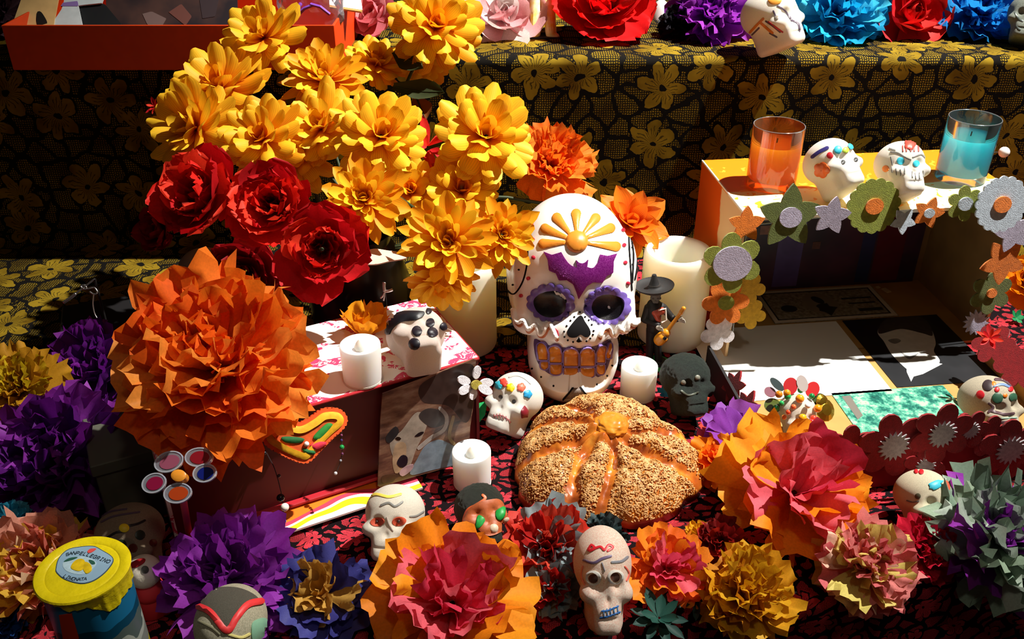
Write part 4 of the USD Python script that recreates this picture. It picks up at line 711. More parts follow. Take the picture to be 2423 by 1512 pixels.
K.put('icing_patch', catmull([(600, 1470), (625, 1462), (636, 1480), (634, 1520), (600, 1520), (594, 1490)], 4, True), ic('#86b89a'), 0.0008, 0.0006, 6)
K.stroke('icing_line', [(540, 1500), (570, 1508), (590, 1500)], 6, ic('#e8dc8a')); K.stroke('icing_line', [(470, 1470), (500, 1484), (520, 1500)], 5, ic('#8a866c'))

# ------------------------------------------------------------------ candles and glasses
wax = mt('candle_wax', '#f0e4c8', 0.45, 0.4, sss=0.45); wax_w = mt('white_wax', '#f3efe6', 0.4, 0.4, sss=0.4); nub = mt('flame_nub', '#e4ddcc', 0.3, 0.5, sss=0.3)
def tealight(label, P, r, h):
    t = thing('tea_light', label, 'candle', xform(P), 'white battery tea lights')
    part(t, 'candle_body', lathe([(0, 0), (r * .93, 0), (r * 0.97, .001), (r, h - .0018), (r * .985, h - .0004), (r * .95, h), (r * .88, h - .0008), (r * .55, h - .0042), (r * .25, h - .0058), (0, h - .006)], 48), wax_w, smooth=40)
    part(t, 'flame_tip', move(lathe([(0.0001, -.001), (r * .26, 0), (r * .30, .003), (r * .20, .007), (r * .07, .010), (0, .0108)], 20), xform((0, 0, h - .0062))), nub, smooth=60)
    part(t, 'base_ring', lathe([(r * .90, -.0001), (r * .985, 0), (r * .985, .0016), (r * .94, .002)], 40), mt('ring_plastic', '#d8d2c4', 0.4))
for lab, (x, y), z, r, h in (('white tea light standing on the floral box top', (853, 924), AH, .0178, .0365), ('white tea light beside the dark skull right of the ceramic skull', (1513, 958), 0, .0192, .037), ('white tea light on the red cloth beside the dog photograph', (1116, 1172), 0, .0180, .0375)):
    P = onz(x, y, z); P = P + np.array([0, r, 0.0004]); tealight(lab, P, r, h)
def pillar(label, P, r, h, deep):
    t = thing('pillar_candle', label, 'candle', xform(P), 'ivory pillar candles')
    part(t, 'candle_body', lathe([(0, 0), (r * .96, 0), (r, .003), (r, h - .010), (r * .985, h - .004), (r * .93, h - .0006), (r * .86, h), (r * .78, h - .0015), (r * .68, h - .008), (r * .62, h - .020), (r * .55, h - deep), (0, h - deep)], 64), wax, smooth=40)
    part(t, 'wick', tube([(0, 0, h - deep - .001), (0.0006, 0.0002, h - deep + .006), (0.0016, 0, h - deep + .010)], 0.0008, 6), BLK)
pillar('ivory pillar candle behind the skeleton musician, right of the ceramic skull', onz(1597, 838) + np.array([0, .038, 0.0004]), .0385, .114, .030)
pillar('ivory pillar candle partly hidden under the yellow flowers, left of the ceramic skull', onz(1098, 852) + np.array([0, .036, 0.0004]), .0365, .108, .03)
def votive(label, P, r, h, glass, waxm, fillh, g2):
    t = thing('votive_glass', label, 'candle glass', xform(P))
    w = .0016
    part(t, 'glass', lathe([(0, 0), (r * .93, 0), (r * .97, .0015), (r, h - .001), (r - w * .4, h), (r - w, h - .001), (r * .96 - w, .0075), (0, .0065)], 56), glass, smooth=50)
    part(t, 'rim', lathe([(r - w * .9, h - .0004), (r - w * .5, h + .0003), (r - w * .1, h - .0004), (r - w * .5, h - .0012), (r - w * .9, h - .0004)], 56), g2, smooth=True)
    part(t, 'coloured_wax', lathe([(0, .0085), (r * .90, .0085), (r * .94, .010), (r * .945, fillh), (r * .7, fillh - .0012), (r * .3, fillh - .0012), (0, fillh - .001)], 48), waxm, smooth=40)
    part(t, 'wick', tube([(0, 0, fillh - .002), (0.0004, 0, fillh + .004)], 0.0007, 6), BLK)
votive('orange votive candle in a glass on the left of the orange box', onz(1838, 462, BH) + np.array([0, .029, 0.0004]), .0275, .068, film('orange_glass', (1.0, 0.50, 0.22), 0.10), mt('orange_wax', '#fb7a1c', 0.35, sss=1.0, srad=(1, .5, .15), sscale=.05, trans=0.3), .049, film('rim_glass', (0.95, 0.95, 0.95), 0.10))
votive('blue votive candle in a clear glass on the right of the orange box', onz(2296, 446, BH) + np.array([0, .029, 0.0004]), .0275, .070, film('clear_glass', (0.86, 0.92, 0.95), 0.04), mt('blue_wax', '#22a6e6', 0.35, sss=1.0, srad=(.15, .6, 1), sscale=.05, trans=0.3), .050, film('rim_glass', (0.95, 0.95, 0.95), 0.10))
PB = onz(2376, 360, BH + .012); t = thing('pearl_pin', 'white pearl headed pin stuck in the back corner of the orange box', 'pin', xform(BL(BW - .002, BD - .002, BH)))
part(t, 'pearl', ball(PB, .0062, 3), mt('pearl', '#efe8e4', 0.3), smooth=True, world=True); part(t, 'shaft', tube([BL(BW - .003, BD - .006, BH - .003), PB], .0008, 6), mt('wire', '#6a6a66', 0.4, metal=0.8), smooth=True, world=True)

# ------------------------------------------------------------------ the sesame bread
BC = np.array([0.089, 0.690, 0.0]); rid = np.radians([5, 38, 118, 150, 200, 232, 272, 322]); crooked = np.array([.35, -.4, .3, .35, -.3, .5, -.45, .5])
def bread_h(r, th):
    """(height, ridge mask) at r in 0..1"""
    dth = np.abs((th[..., None] - (rid + crooked * (r[..., None] - .5)) + np.pi) % (2 * np.pi) - np.pi).min(-1)
    wr = dth * (0.25 + r) ; wob = meshkit.noise(np.stack([r * np.cos(th) * 5 + 3, r * np.sin(th) * 5, r * 0], -1), 4); rg = np.exp(-(wr / (0.075 + 0.10 * wob)) ** 2); kn = np.exp(-(r / (0.24 + 0.16 * (wob - .5))) ** 4)
    h = 0.043 * np.clip(1 - r ** 2.8, 0, 1) ** 0.55
    h = h * (1 - 0.17 * rg * np.clip(r * 3, 0, 1)) + 0.006 * kn + 0.004 * (1 - rg) * np.sin(np.clip(r, 0, 1) * np.pi)
    return h, np.maximum(rg, kn * 1.3)
nr, nt = 56, 240
rr, tt = np.meshgrid(np.linspace(0, 1, nr) ** 0.8, np.linspace(0, 2 * np.pi, nt, endpoint=False), indexing='ij')
hh, mk = bread_h(rr, tt); Rb = 0.090 * (1 + 0.05 * np.cos(tt * 3 + 1) + 0.022 * np.cos(tt * 5))
dq = np.abs((tt[..., None] - rid + np.pi) % (2 * np.pi) - np.pi).min(-1); Rb = Rb * (1 - 0.05 * np.exp(-(dq / .1) ** 2))
nzb = meshkit.fbm(np.stack([rr * np.cos(tt) * 9, rr * np.sin(tt) * 9, rr * 0], -1), 3, 3) - 0.5; hh = np.maximum(hh + 0.011 * nzb * (1 - rr ** 4), 0)
bv = np.stack([Rb * rr * np.cos(tt), Rb * rr * np.sin(tt), hh + 0.0015], -1).reshape(-1, 3); bf = []
i, j = np.meshgrid(np.arange(nr - 1), np.arange(nt), indexing='ij'); a = (i * nt + j).ravel(); b = (i * nt + (j + 1) % nt).ravel()
bf = np.vstack([np.stack([a, a + nt, b + nt], 1), np.stack([a, b + nt, b], 1)])
bot = (nr - 1) * nt; nb = len(bv); bv2 = np.vstack([bv, [[0, 0, 0.0008]]]); bf = np.vstack([bf, [(bot + (k + 1) % nt, bot + k, nb) for k in range(nt)]])
t = thing('sesame_bread', 'round golden loaf of bread of the dead covered with sesame seeds', 'bread', xform(BC))
crust = usdkit.material(stage, '/World/Looks/golden_crust', {'tc': ('texture_coordinate', {}), 'nz': ('noise_texture', dict(scale=45.0, detail=5.0)), 'rp': ('rgb_ramp', {'ramp': [(0.32, lin('#7a320c')), (0.48, lin('#a4521a')), (0.60, lin('#c47422')), (0.72, lin('#d8963a'))]}), 'p': ('principled_bsdf', dict(roughness=0.32, specular_ior_level=0.5, coat_weight=0.3)), 'b': ('bump', dict(strength=0.5, distance=0.002))},
    [('tc.object', 'nz.vector'), ('nz.fac', 'rp.fac'), ('rp.color', 'p.base_color'), ('nz.fac', 'b.height'), ('b.normal', 'p.normal')], surface='p.BSDF')
part(t, 'loaf', (bv2, bf), crust, smooth=True)
kv = trimesh.creation.icosphere(4, 1.0); kv.vertices = kv.vertices * (0.016, 0.017, 0.009) * (1 + 0.25 * (meshkit.fbm(kv.vertices * 3 + 5, 2, 8)[:, None] - .5)); part(t, 'centre_knob', move(kv, xform((0.004, 0.004, 0.0485))), mt('glazed_knob', '#d8912c', 0.28, coat=0.4, vary=0.3, vscale=50, col2='#b86a1c'), smooth=True)
rng = np.random.default_rng(11); N = 19000
r0, t0 = np.sqrt(rng.random(N)) * 0.985, rng.random(N) * 2 * np.pi; h0, m0 = bread_h(r0, t0); keep = (m0 < 0.34 + 0.30 * rng.random(N)); r0, t0 = r0[keep], t0[keep]
def bsurf(r, th):
    h, _ = bread_h(r, th); R = 0.090 * (1 + 0.05 * np.cos(th * 3 + 1) + 0.022 * np.cos(th * 5)); dq = np.abs((th[..., None] - rid + np.pi) % (2 * np.pi) - np.pi).min(-1); R = R * (1 - 0.05 * np.exp(-(dq / .1) ** 2))
    z = meshkit.fbm(np.stack([r * np.cos(th) * 9, r * np.sin(th) * 9, r * 0], -1), 3, 3) - 0.5; return np.stack([R * r * np.cos(th), R * r * np.sin(th), np.maximum(h + 0.011 * z * (1 - r ** 4), 0) + 0.0015], -1)
P = bsurf(r0, t0); e = 0.004; Pr, Pt = bsurf(np.maximum(r0 - e, 0.001), t0), bsurf(r0, t0 + e); n = np.cross(P - Pr, Pt - P); n /= np.linalg.norm(n, axis=1, keepdims=True); n[n[:, 2] < 0] *= -1
ic0 = trimesh.creation.icosphere(0, 1.0); u = unit([1, .3, .2]) + rng.normal(size=n.shape) * 0.8; u -= (u * n).sum(1, keepdims=True) * n * 0.85; u /= np.linalg.norm(u, axis=1, keepdims=True); w = np.cross(n, u); w /= np.linalg.norm(w, axis=1, keepdims=True); q = np.cross(u, w)
sz = (0.8 + 0.4 * rng.random((len(P), 1, 1)))
sv = P[:, None] + n[:, None] * 0.0005 + sz * (ic0.vertices[None, :, :1] * u[:, None] * 0.00135 + ic0.vertices[None, :, 1:2] * w[:, None] * 0.00078 + ic0.vertices[None, :, 2:] * q[:, None] * 0.00055)
sf = (ic0.faces[None] + (np.arange(len(P)) * 12)[:, None, None]).reshape(-1, 3)
part(t, 'sesame_seeds', (sv.reshape(-1, 3), sf), mt('sesame', '#d8a870', 0.5, 0.4, vscale=160, col2='#a8702e'), smooth=True, kind='stuff')

# ------------------------------------------------------------------ flowers: petals are thin curved sheets, each a part
SHAPES = dict(spoon=([0, .15, .42, .68, .85, .95, 1], [.24, .40, .86, 1, .92, .66, .30]), point=([0, .25, .55, .8, .93, 1], [.30, .65, 1, .72, .35, .03]), fan=([0, .3, .6, .85, 1], [.16, .50, .82, 1, .95]),
              round=([0, .2, .5, .75, .92, 1], [.28, .62, 1, .98, .74, .40]), strap=([0, .3, .7, 1], [.5, .85, 1, .8]))
def petal(L, W, el, curl=0.0, cup=0.0, ruf=0.0, shape='spoon', nu=7, nv=4, rng=None, crumple=0.0, zig=0.0, fold=0.0, freq=1.5):
    """one petal along +x from the origin, rising at angle el and bending by curl; cup lifts its edges"""
    t = np.linspace(0, 1, nu + 1); s = np.linspace(-1, 1, nv + 1)
    a = el + curl * t ** 1.2; ds = np.r_[0, np.full(nu, L / nu)]; am = np.r_[a[0], (a[1:] + a[:-1]) / 2]
    cx, cz = np.cumsum(ds * np.cos(am)), np.cumsum(ds * np.sin(am)); w = W * np.interp(t, *SHAPES[shape]) / 2
    ph = rng.random() * 6.28 if rng is not None else 0.0
    T, Sg = np.meshgrid(t, s, indexing='ij'); y = Sg * w[:, None]
    off = cup * (Sg ** 2) * w[:, None] * 1.2 + ruf * L * T ** 1.3 * np.sin(freq * Sg * np.pi + ph) * (0.4 + 0.6 * np.abs(Sg)) + fold * np.abs(Sg) * w[:, None]
    off -= (cup * w[:, None] * 0.25)
    x = cx[:, None] - np.sin(a)[:, None] * off; z = cz[:, None] + np.cos(a)[:, None] * off
    if zig and rng is not None:
        d = zig * L * (rng.random(nv + 1) - 0.5) * 2; x = x + np.cos(a)[:, None] * d[None] * T ** 4; z = z + np.sin(a)[:, None] * d[None] * T ** 4
    v = np.stack([x, y, z], -1)
    if crumple and rng is not None: v = v + rng.normal(size=v.shape) * (crumple * L) * np.clip(T, 0.1, 1)[..., None]
    k = nv + 1; i, j = np.meshgrid(np.arange(nu), np.arange(nv), indexing='ij'); q = (i * k + j).ravel()
    alt = rng is not None and crumple > 0 and rng.random() < 0.5
    f = np.vstack([np.stack([q, q + k, q + k + 1], 1), np.stack([q, q + k + 1, q + 1], 1)]) if not alt else np.vstack([np.stack([q, q + k, q + 1], 1), np.stack([q + 1, q + k, q + k + 1], 1)])
    return v.reshape(-1, 3), f, np.stack([T.ravel(), (Sg.ravel() + 1) / 2], 1)
def bloom(name, label, M, rings, seed, group=None, cat='flower', R=1.0, smooth=True, core=None, pname='petal', lab=None, height=0.0):
    """rings: dicts of n, L, W, el, curl, cup, ruf, shape, mat ... lengths relative to R"""
    rng = np.random.default_rng(seed); t = thing(name, label, cat, M, group)
    for k, g in enumerate(rings):
        n = g['n']; a0 = rng.random() * 6.28
        for i in range(n):
            L = R * g['L'] * (1 + g.get('jl', .08) * rng.normal()); W = R * g['W'] * (1 + 0.10 * rng.normal()); el = math.radians(g['el'] + g.get('je', 6) * rng.normal())
            v, f, uv = petal(L, W, el, math.radians(g.get('curl', 0) * (1 + 0.2 * rng.normal())), g.get('cup', 0), g.get('ruf', 0), g.get('shape', 'spoon'), g.get('nu', 7), g.get('nv', 4), rng, g.get('crumple', 0), g.get('zig', 0), g.get('fold', 0), g.get('freq', 1.5))
            ph = a0 + 2 * math.pi * i / n + g.get('jp', .08) * rng.normal(); A = rotz(ph) @ rotx(g.get('twist', .12) * rng.normal())
            v = v @ A.T + np.array([math.cos(ph), math.sin(ph), 0]) * (R * g.get('r0', .04)) + np.array([0, 0, R * g.get('z0', 0.0)])
            m = g['mat'] if not isinstance(g['mat'], (list, tuple)) else g['mat'][int(rng.integers(len(g['mat'])))]
            part(t, g.get('name', pname), (v, f), m, smooth=smooth, uv=uv if smooth is True else None)
    if core: part(t, 'flower_heart', core, lab[0] if lab else rings[-1]['mat'], smooth=True)
    return t
def silk(nm, tip, base, mid=None): return mt('silk_' + nm, tip, 0.55, 0.3, trans=0.35, uvramp=[(0.0, base), (0.30, mid or base), (0.65, tip), (1.0, tip)])
def tissue(c, tr=0.38): return mt('tissue_' + c[1:], c, 0.6, 0.3, trans=tr, vary=0.14, vscale=30)
yel = silk('yellow', '#fcc626', '#e2640a', '#f29a0c'); yel2 = silk('amber', '#f8ac14', '#d85206', '#ea840a'); org = silk('orange', '#f2861c', '#d8400a', '#e85c0c')
def mum_rings(m, m2):
    b = dict(nu=8, nv=6)
    return [dict(b, n=11, L=1.0, W=.42, el=-10, curl=14, cup=-.34, mat=m2, je=9), dict(b, n=11, L=.96, W=.42, el=10, curl=6, cup=-.38, mat=m, je=8), dict(b, n=10, L=.88, W=.40, el=28, curl=2, cup=-.36, mat=m, je=9), dict(b, n=8, L=.72, W=.36, el=48, curl=4, cup=-.32, mat=m, je=9), dict(b, n=6, L=.50, W=.28, el=66, curl=6, cup=.2, mat=m2), dict(b, n=4, L=.30, W=.20, el=78, curl=0, mat=m2)]
def fine_rings(m, m2):
    return [dict(n=11, L=1.0, W=.40, el=-14, curl=8, cup=.25, mat=m2, shape='point', je=8), dict(n=13, L=.90, W=.30, el=10, curl=10, cup=.25, mat=m2), dict(n=13, L=.76, W=.26, el=30, curl=14, cup=.3, mat=m), dict(n=12, L=.60, W=.22, el=48, curl=14, cup=.3, mat=m), dict(n=10, L=.46, W=.18, el=64, curl=10, cup=.3, mat=m), dict(n=7, L=.32, W=.14, el=78, curl=5, mat=m)]
GM = 'yellow silk flowers of the bouquet'
def at(x, y, D, r, ax, spin=0.0): P = ondep(x, y, D); return xform(P, frame(view_axis(*ax), spin), px2m(r, P))
protos = {}
def mum(kind, label, x, y, D, r, ax, spin):
    M = at(x, y, D, r, ax, spin)
    if kind not in protos:
        R = {'a': mum_rings(yel, yel), 'b': mum_rings(yel, yel2), 'c': fine_rings(yel, yel2)}[kind[0]]
        protos[kind] = bloom('silk_chrysanthemum', label, M, R, 20 + len(protos), GM, 'flower')
    else: copy_of(protos[kind], label, M, group=GM)
mums = [('a0', 'yellow silk chrysanthemum at the top left of the bouquet before the orange tray', 622, 88, 1.02, 108, (-.35, .45, 1), .3), ('b0', 'yellow silk chrysanthemum high on the right, in front of the upper step', 1030, 62, 1.02, 112, (.25, .10, 1), 1.0), ('b1', 'yellow silk chrysanthemum at the upper left, second from the top', 522, 208, .99, 118, (-.25, .6, .9), .1),
        ('a1', 'yellow silk chrysanthemum at the far left edge of the bouquet', 462, 305, .95, 122, (-.55, .1, 1), .8), ('c0', 'yellow silk chrysanthemum below the orange tray corner', 768, 190, 1.0, 108, (0, .55, 1), .4), ('b0', 'yellow silk chrysanthemum just above the red poppies on the left', 622, 328, .93, 102, (-.1, .25, 1), 2.0),
        ('a0', 'yellow silk chrysanthemum in the middle of the bouquet, left of its centre', 760, 302, .95, 104, (-.2, .4, 1), 1.7), ('a1', 'yellow silk chrysanthemum in the middle of the bouquet, right of its centre', 902, 322, .93, 112, (.25, .25, 1), 2.2), ('a2', 'large yellow silk chrysanthemum standing free against the brown lace', 1150, 322, .96, 122, (.12, .25, 1), .5),
        ('c1', 'amber silk chrysanthemum above the lower red poppy', 862, 470, .90, 112, (.05, .15, 1), .9), ('c0', 'yellow silk chrysanthemum in front of the left pillar candle', 1062, 572, .86, 122, (.0, .15, 1), .2), ('c1', 'yellow silk chrysanthemum touching the ceramic skull', 1186, 556, .885, 92, (.35, .05, 1), 1.4),
        ('b1', 'small amber silk chrysanthemum behind the right side of the bouquet', 892, 152, 1.05, 76, (.2, .6, .8), 2.4), ('b0', 'amber silk chrysanthemum between the middle flowers and the ceramic skull', 1092, 452, .96, 92, (.1, .3, 1), 3.0), ('b1', 'amber silk chrysanthemum in shade near the bouquet centre', 972, 452, .97, 82, (.1, .2, 1), 4.0),
        ('b0', 'amber silk chrysanthemum hanging over the left pillar candle', 1046, 668, .875, 82, (0, -.85, .6), 1.1), ('b1', 'small amber silk chrysanthemum under the highest right flower', 1004, 148, 1.04, 56, (.1, -.5, .9), .7), ('a2', 'yellow silk chrysanthemum just above the amber one on the poppies', 700, 372, .95, 90, (.2, -.2, 1), 1.9)]
for m in mums: mum(*m)

# poppies and other silk flowers
redm = [tissue('#e01f14', .32), tissue('#c01018', .32), tissue('#ea3a22', .32)]; darkr = tissue('#8a0a12', .3)
def poppy_rings(ms, dark): return [dict(n=6, L=1.0, W=1.05, el=8, curl=40, cup=.22, ruf=.05, shape='round', mat=ms, nu=8, nv=8, freq=3, zig=.05), dict(n=6, L=.92, W=.9, el=28, curl=38, cup=.25, ruf=.06, shape='round', mat=ms, nu=8, nv=8, freq=3, zig=.05), dict(n=7, L=.80, W=.62, el=46, curl=30, cup=.3, ruf=.08, shape='round', mat=ms, nu=7, nv=7, freq=3, zig=.06), dict(n=8, L=.62, W=.42, el=62, curl=18, cup=.3, ruf=.10, shape='fan', mat=ms, nu=6, nv=6, freq=2, zig=.06), dict(n=6, L=.42, W=.28, el=78, curl=8, ruf=.12, shape='fan', mat=dark, nu=5, nv=5, freq=2, zig=.06)]
GP = 'red silk poppies of the bouquet'
bloom('silk_poppy', 'large red silk poppy at the left edge of the bouquet, opening to the upper left', at(492, 470, .90, 128, (-.35, .25, 1), .2), poppy_rings(redm, darkr), 51, GP)
bloom('silk_poppy', 'red silk poppy in the middle of the three red poppies', at(652, 495, .885, 118, (-.05, .25, 1), 1.0), poppy_rings(redm, darkr), 52, GP)
bloom('silk_poppy', 'red silk poppy lowest of the three, above the white cross wires', at(762, 590, .86, 118, (.25, -.05, 1), 2.0), poppy_rings(redm, darkr), 53, GP)
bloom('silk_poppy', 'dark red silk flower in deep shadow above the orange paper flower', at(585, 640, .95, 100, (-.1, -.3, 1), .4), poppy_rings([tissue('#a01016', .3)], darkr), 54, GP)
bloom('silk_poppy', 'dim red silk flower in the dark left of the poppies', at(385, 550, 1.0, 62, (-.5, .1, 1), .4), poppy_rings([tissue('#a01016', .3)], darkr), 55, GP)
star = [dict(n=6, L=1.0, W=.36, el=10, curl=10, cup=.2, shape='point', mat=redm, nu=6, nv=3), dict(n=5, L=.7, W=.3, el=35, curl=5, cup=.2, shape='point', mat=redm, nu=6, nv=3)]
bloom('silk_star_flower', 'red pointed silk flower behind the yellow flowers, beside the free standing one', at(1012, 348, 1.02, 66, (.2, .2, 1), .5), star, 56, 'red pointed silk flowers'); bloom('silk_star_flower', 'small red pointed silk flower peeping out at the bouquet top left', at(672, 268, 1.03, 36, (0, .2, 1), .5), star, 57, 'red pointed silk flowers'); bloom('silk_star_flower', 'small red pointed silk flower at the far left behind the yellow bloom', at(366, 252, 1.0, 26, (-.4, .3, 1), .5), star, 58, 'red pointed silk flowers'); bloom('silk_star_flower', 'red pointed silk flower low between the amber and the free yellow bloom', at(1035, 398, 1.0, 40, (.4, -.3, 1), 1.5), star, 59, 'red pointed silk flowers')
orr = [dict(n=8, L=1.0, W=.62, el=5, curl=8, cup=.3, ruf=.04, shape='point', mat=org), dict(n=8, L=.86, W=.5, el=28, curl=8, cup=.3, shape='point', mat=org), dict(n=7, L=.66, W=.4, el=52, curl=5, cup=.3, shape='point', mat=org), dict(n=5, L=.4, W=.26, el=74, mat=org)]
bloom('silk_lily', 'orange silk flower behind the right side of the ceramic skull', at(1490, 530, 1.06, 98, (.15, .4, 1), .3), orr, 60)
lo_ = [tissue('#fb7c1a', .42), tissue('#fd9430', .42)]
def carn(ms, n=1.0, nv=7, cr=.03): return [dict(n=8, L=1.0, W=.75, el=-5, curl=20, ruf=.08, shape='fan', mat=ms, nu=6, nv=nv, freq=3, zig=.05, crumple=cr), dict(n=9, L=.97, W=.7, el=22, curl=15, ruf=.10, shape='fan', mat=ms, nu=6, nv=nv, freq=3, zig=.06, crumple=cr), dict(n=9, L=.9, W=.62, el=45, curl=8, ruf=.12, shape='fan', mat=ms, nu=6, nv=nv, freq=3, zig=.06, crumple=cr), dict(n=8, L=.8, W=.5, el=66, curl=0, ruf=.14, shape='fan', mat=ms, nu=6, nv=nv, freq=2.5, zig=.08, crumple=cr), dict(n=6, L=.68, W=.4, el=82, curl=-5, ruf=.15, shape='fan', mat=ms, nu=5, nv=nv, freq=2.5, zig=.08, crumple=cr)]
bloom('crepe_carnation', 'soft orange crepe carnation between the free yellow bloom and the ceramic skull', at(1302, 392, 1.08, 102, (.2, .35, 1), .3), carn(lo_), 61)

# stems, leaves and the vase of the bouquet
stem_m = mt('stem_green', '#2c3a1c', 0.6, vary=0.2); leaf_m = mt('leaf_green', '#3c4422', 0.6, trans=0.2, vary=0.35, vscale=40)
vb = onz(800, 830, 0.0); vb = np.array([-0.172, 0.92, 0.0]); t = thing('bouquet_vase', 'black vase in the shadow under the bouquet', 'vase', xform(vb))
part(t, 'vase_body', lathe([(0, 0), (.040, 0), (.046, .004), (.056, .035), (.058, .075), (.048, .110), (.038, .128), (.041, .140), (.0385, .139), (.035, .127), (.044, .108), (.052, .075), (.05, .03), (0, .008)], 48), mt('black_vase', (0.012, 0.012, 0.016), 0.25, 0.5))
stems = thing('flower_stems', 'dark green stems of the bouquet gathered in the black vase', 'stems', xform(vb))
for i, m in enumerate(mums[:14] + [('', '', 492, 470, .90, 0, 0, 0), ('', '', 652, 495, .885, 0, 0, 0), ('', '', 762, 590, .86, 0, 0, 0), ('', '', 1302, 392, 1.08, 0, 0, 0), ('', '', 1490, 530, 1.06, 0, 0, 0)]):
    P = ondep(m[2], m[3], m[4] + 0.012); A = vb + np.array([0.02 * math.sin(i * 2.4), 0.02 * math.cos(i * 1.9), 0.13]); mid = (A * .55 + P * .45) + np.array([0, 0.03, 0.035])
    part(stems, 'stem', tube(catmull([A - [0, 0, .06], A, mid, P], 5), 0.0020, 6), stem_m, smooth=True, world=True)
def leaf(label, x, y, D, L, W, ax, spin, seed, m=leaf_m):
    rng = np.random.default_rng(seed); P = ondep(x, y, D); s = px2m(L, P); v, f, uv = petal(s, s * W, math.radians(8), math.radians(25), .25, .04, 'point', 10, 6, rng, 0, 0, .15); t = thing('leaf', label, 'leaf', xform(P, frame(view_axis(*ax), spin)), 'leaves of the bouquet'); part(t, 'leaf_blade', (v, f), m, smooth=True); part(t, 'midrib', tube(v.reshape(11, 7, 3)[:, 3] + [0, 0, .0004], np.linspace(.0012, .0003, 11), 5), stem_m, smooth=True)
leaf('large dark leaf below the highest right yellow flower', 935, 120, 1.04, 130, .5, (-.3, .3, 1), -1.0, 1); leaf('dark pointed leaf reaching right towards the brown lace', 930, 205, 1.03, 140, .42, (0, .3, 1), -.32, 2); leaf('dark leaf between the two middle right flowers', 1075, 400, 1.0, 90, .5, (.2, .2, 1), -1.3, 3)
leaf('olive leaf under the yellow flower beside the lower poppy', 935, 585, .90, 120, .3, (0, .6, 1), .15, 4); leaf('dark leaf in the gap left of the middle yellow flower', 690, 250, 1.02, 100, .5, (-.2, .3, 1), -.6, 5); leaf('brown orange leaf behind the free standing yellow flower', 985, 230, 1.05, 80, .7, (0, .2, 1), -1.2, 6, mt('dry_leaf', '#8a4a18', 0.6, trans=.2, vary=.3))

# ------------------------------------------------------------------ tissue paper flowers
def pom(ms, cr=.03, zig=.07, n=1.0, L0=1.0, inner=None, ruf=.11):
    inner = inner or ms; k = lambda a: max(3, int(round(a * n))); ms = list(ms) if isinstance(ms, (list, tuple)) else [ms]
    b = dict(shape='fan', nu=6, nv=8, crumple=cr * .6, zig=zig, ruf=ruf, freq=2.2, jp=.25, je=10, jl=.09, twist=.28)
    return [dict(b, n=k(6), L=1.0 * L0, W=.98, el=-34, curl=34, mat=ms), dict(b, n=k(7), L=1.0 * L0, W=.95, el=-10, curl=30, mat=ms), dict(b, n=k(7), L=.98, W=.88, el=10, curl=32, mat=ms), dict(b, n=k(7), L=.93, W=.82, el=28, curl=30, mat=ms), dict(b, n=k(6), L=.86, W=.74, el=46, curl=26, mat=inner), dict(b, n=k(5), L=.76, W=.62, el=62, curl=22, ruf=.15, mat=inner), dict(b, n=k(4), L=.66, W=.50, el=78, curl=12, ruf=.16, mat=inner)]
def duo(out, inn, n=1.0):
    b = dict(shape='fan', nu=7, nv=9, crumple=.016, zig=.06, ruf=.09, freq=2.0, jp=.22, je=9, jl=.10, twist=.28); k = lambda a: max(3, int(round(a * n)))
    return [dict(b, n=k(6), L=1.0, W=1.05, el=-16, curl=22, mat=out), dict(b, n=k(6), L=1.0, W=1.0, el=6, curl=26, mat=out), dict(b, n=k(6), L=.90, W=.9, el=24, curl=26, mat=out), dict(b, n=k(4), L=.92, W=.85, el=40, curl=14, mat=inn), dict(b, n=k(4), L=.84, W=.75, el=58, curl=8, mat=inn), dict(b, n=k(4), L=.66, W=.55, el=76, curl=6, ruf=.14, mat=inn)]
TF_ = 'tissue paper flowers'
def rest(x, y, D, r, z, k):
    """depth along the ray at which a flower of r pixels sits k radii above the surface at z"""
    for _ in range(8): D = (CZ - z - k * r * D / FOC) / (-ray((x, y))[0][2])
    return D
def paper(label, x, y, D, r, ax, rings, seed, spin=0.0, smooth=42, name='tissue_flower', group=TF_, z=0.0, k=0.62, s=0.86):
    r = r * s; D = rest(x, y, D, r, z, k) if k else D
    return bloom(name, label, at(x, y, D, r, ax, spin), rings, seed, group, 'paper flower', smooth=smooth)
O1, O2, O3 = tissue('#fb8222', .45), tissue('#fd9c3a', .45), tissue('#f46a16', .45)
P1, P2, P3 = tissue('#7c1e92', .45), tissue('#a23cba', .45), tissue('#641680', .45); PK1, PK2 = tissue('#dc3c5a'), tissue('#ee6a78'); AM1, AM2 = tissue('#f08a10'), tissue('#f6a01c')
paper('huge orange tissue paper pompom on the maroon box', 518, 862, .775, 238, (-.05, .45, 1), pom([O1, O2, O3], n=1.7, cr=.04), 71, z=AH, k=.74, s=.90)
paper('dark purple tissue pompom in shadow behind the orange one', 228, 880, .86, 112, (-.1, .4, 1), pom([P3, P1], n=1.2), 72, s=1.0, z=.03); paper('purple tissue pompom at the left edge of the altar', 132, 1092, .76, 152, (-.05, .45, 1), pom([P1, P2, P3], n=1.4, cr=.05), 73, s=1.04, k=.75)
bx_ = [tissue('#b8981c'), tissue('#a8881a')]
bloom('crepe_carnation', 'yellow crepe flower at the far left edge', at(52, 925, .86, 100, (.1, .5, 1), .3), carn([tissue('#d8b81e'), tissue('#c8901a')]), 74)
paper('purple tissue flower behind the speckled skull at the bottom', 542, 1366, .665, 170, (0, .5, 1), pom([P1, P2], n=1.1, cr=.03, zig=.12), 75, group='tissue paper flowers')
BV = [tissue('#3a3a88'), tissue('#4a4c9c'), tissue('#2c2a6a')]; GOLD = [tissue('#c8963e'), tissue('#d8a850')]
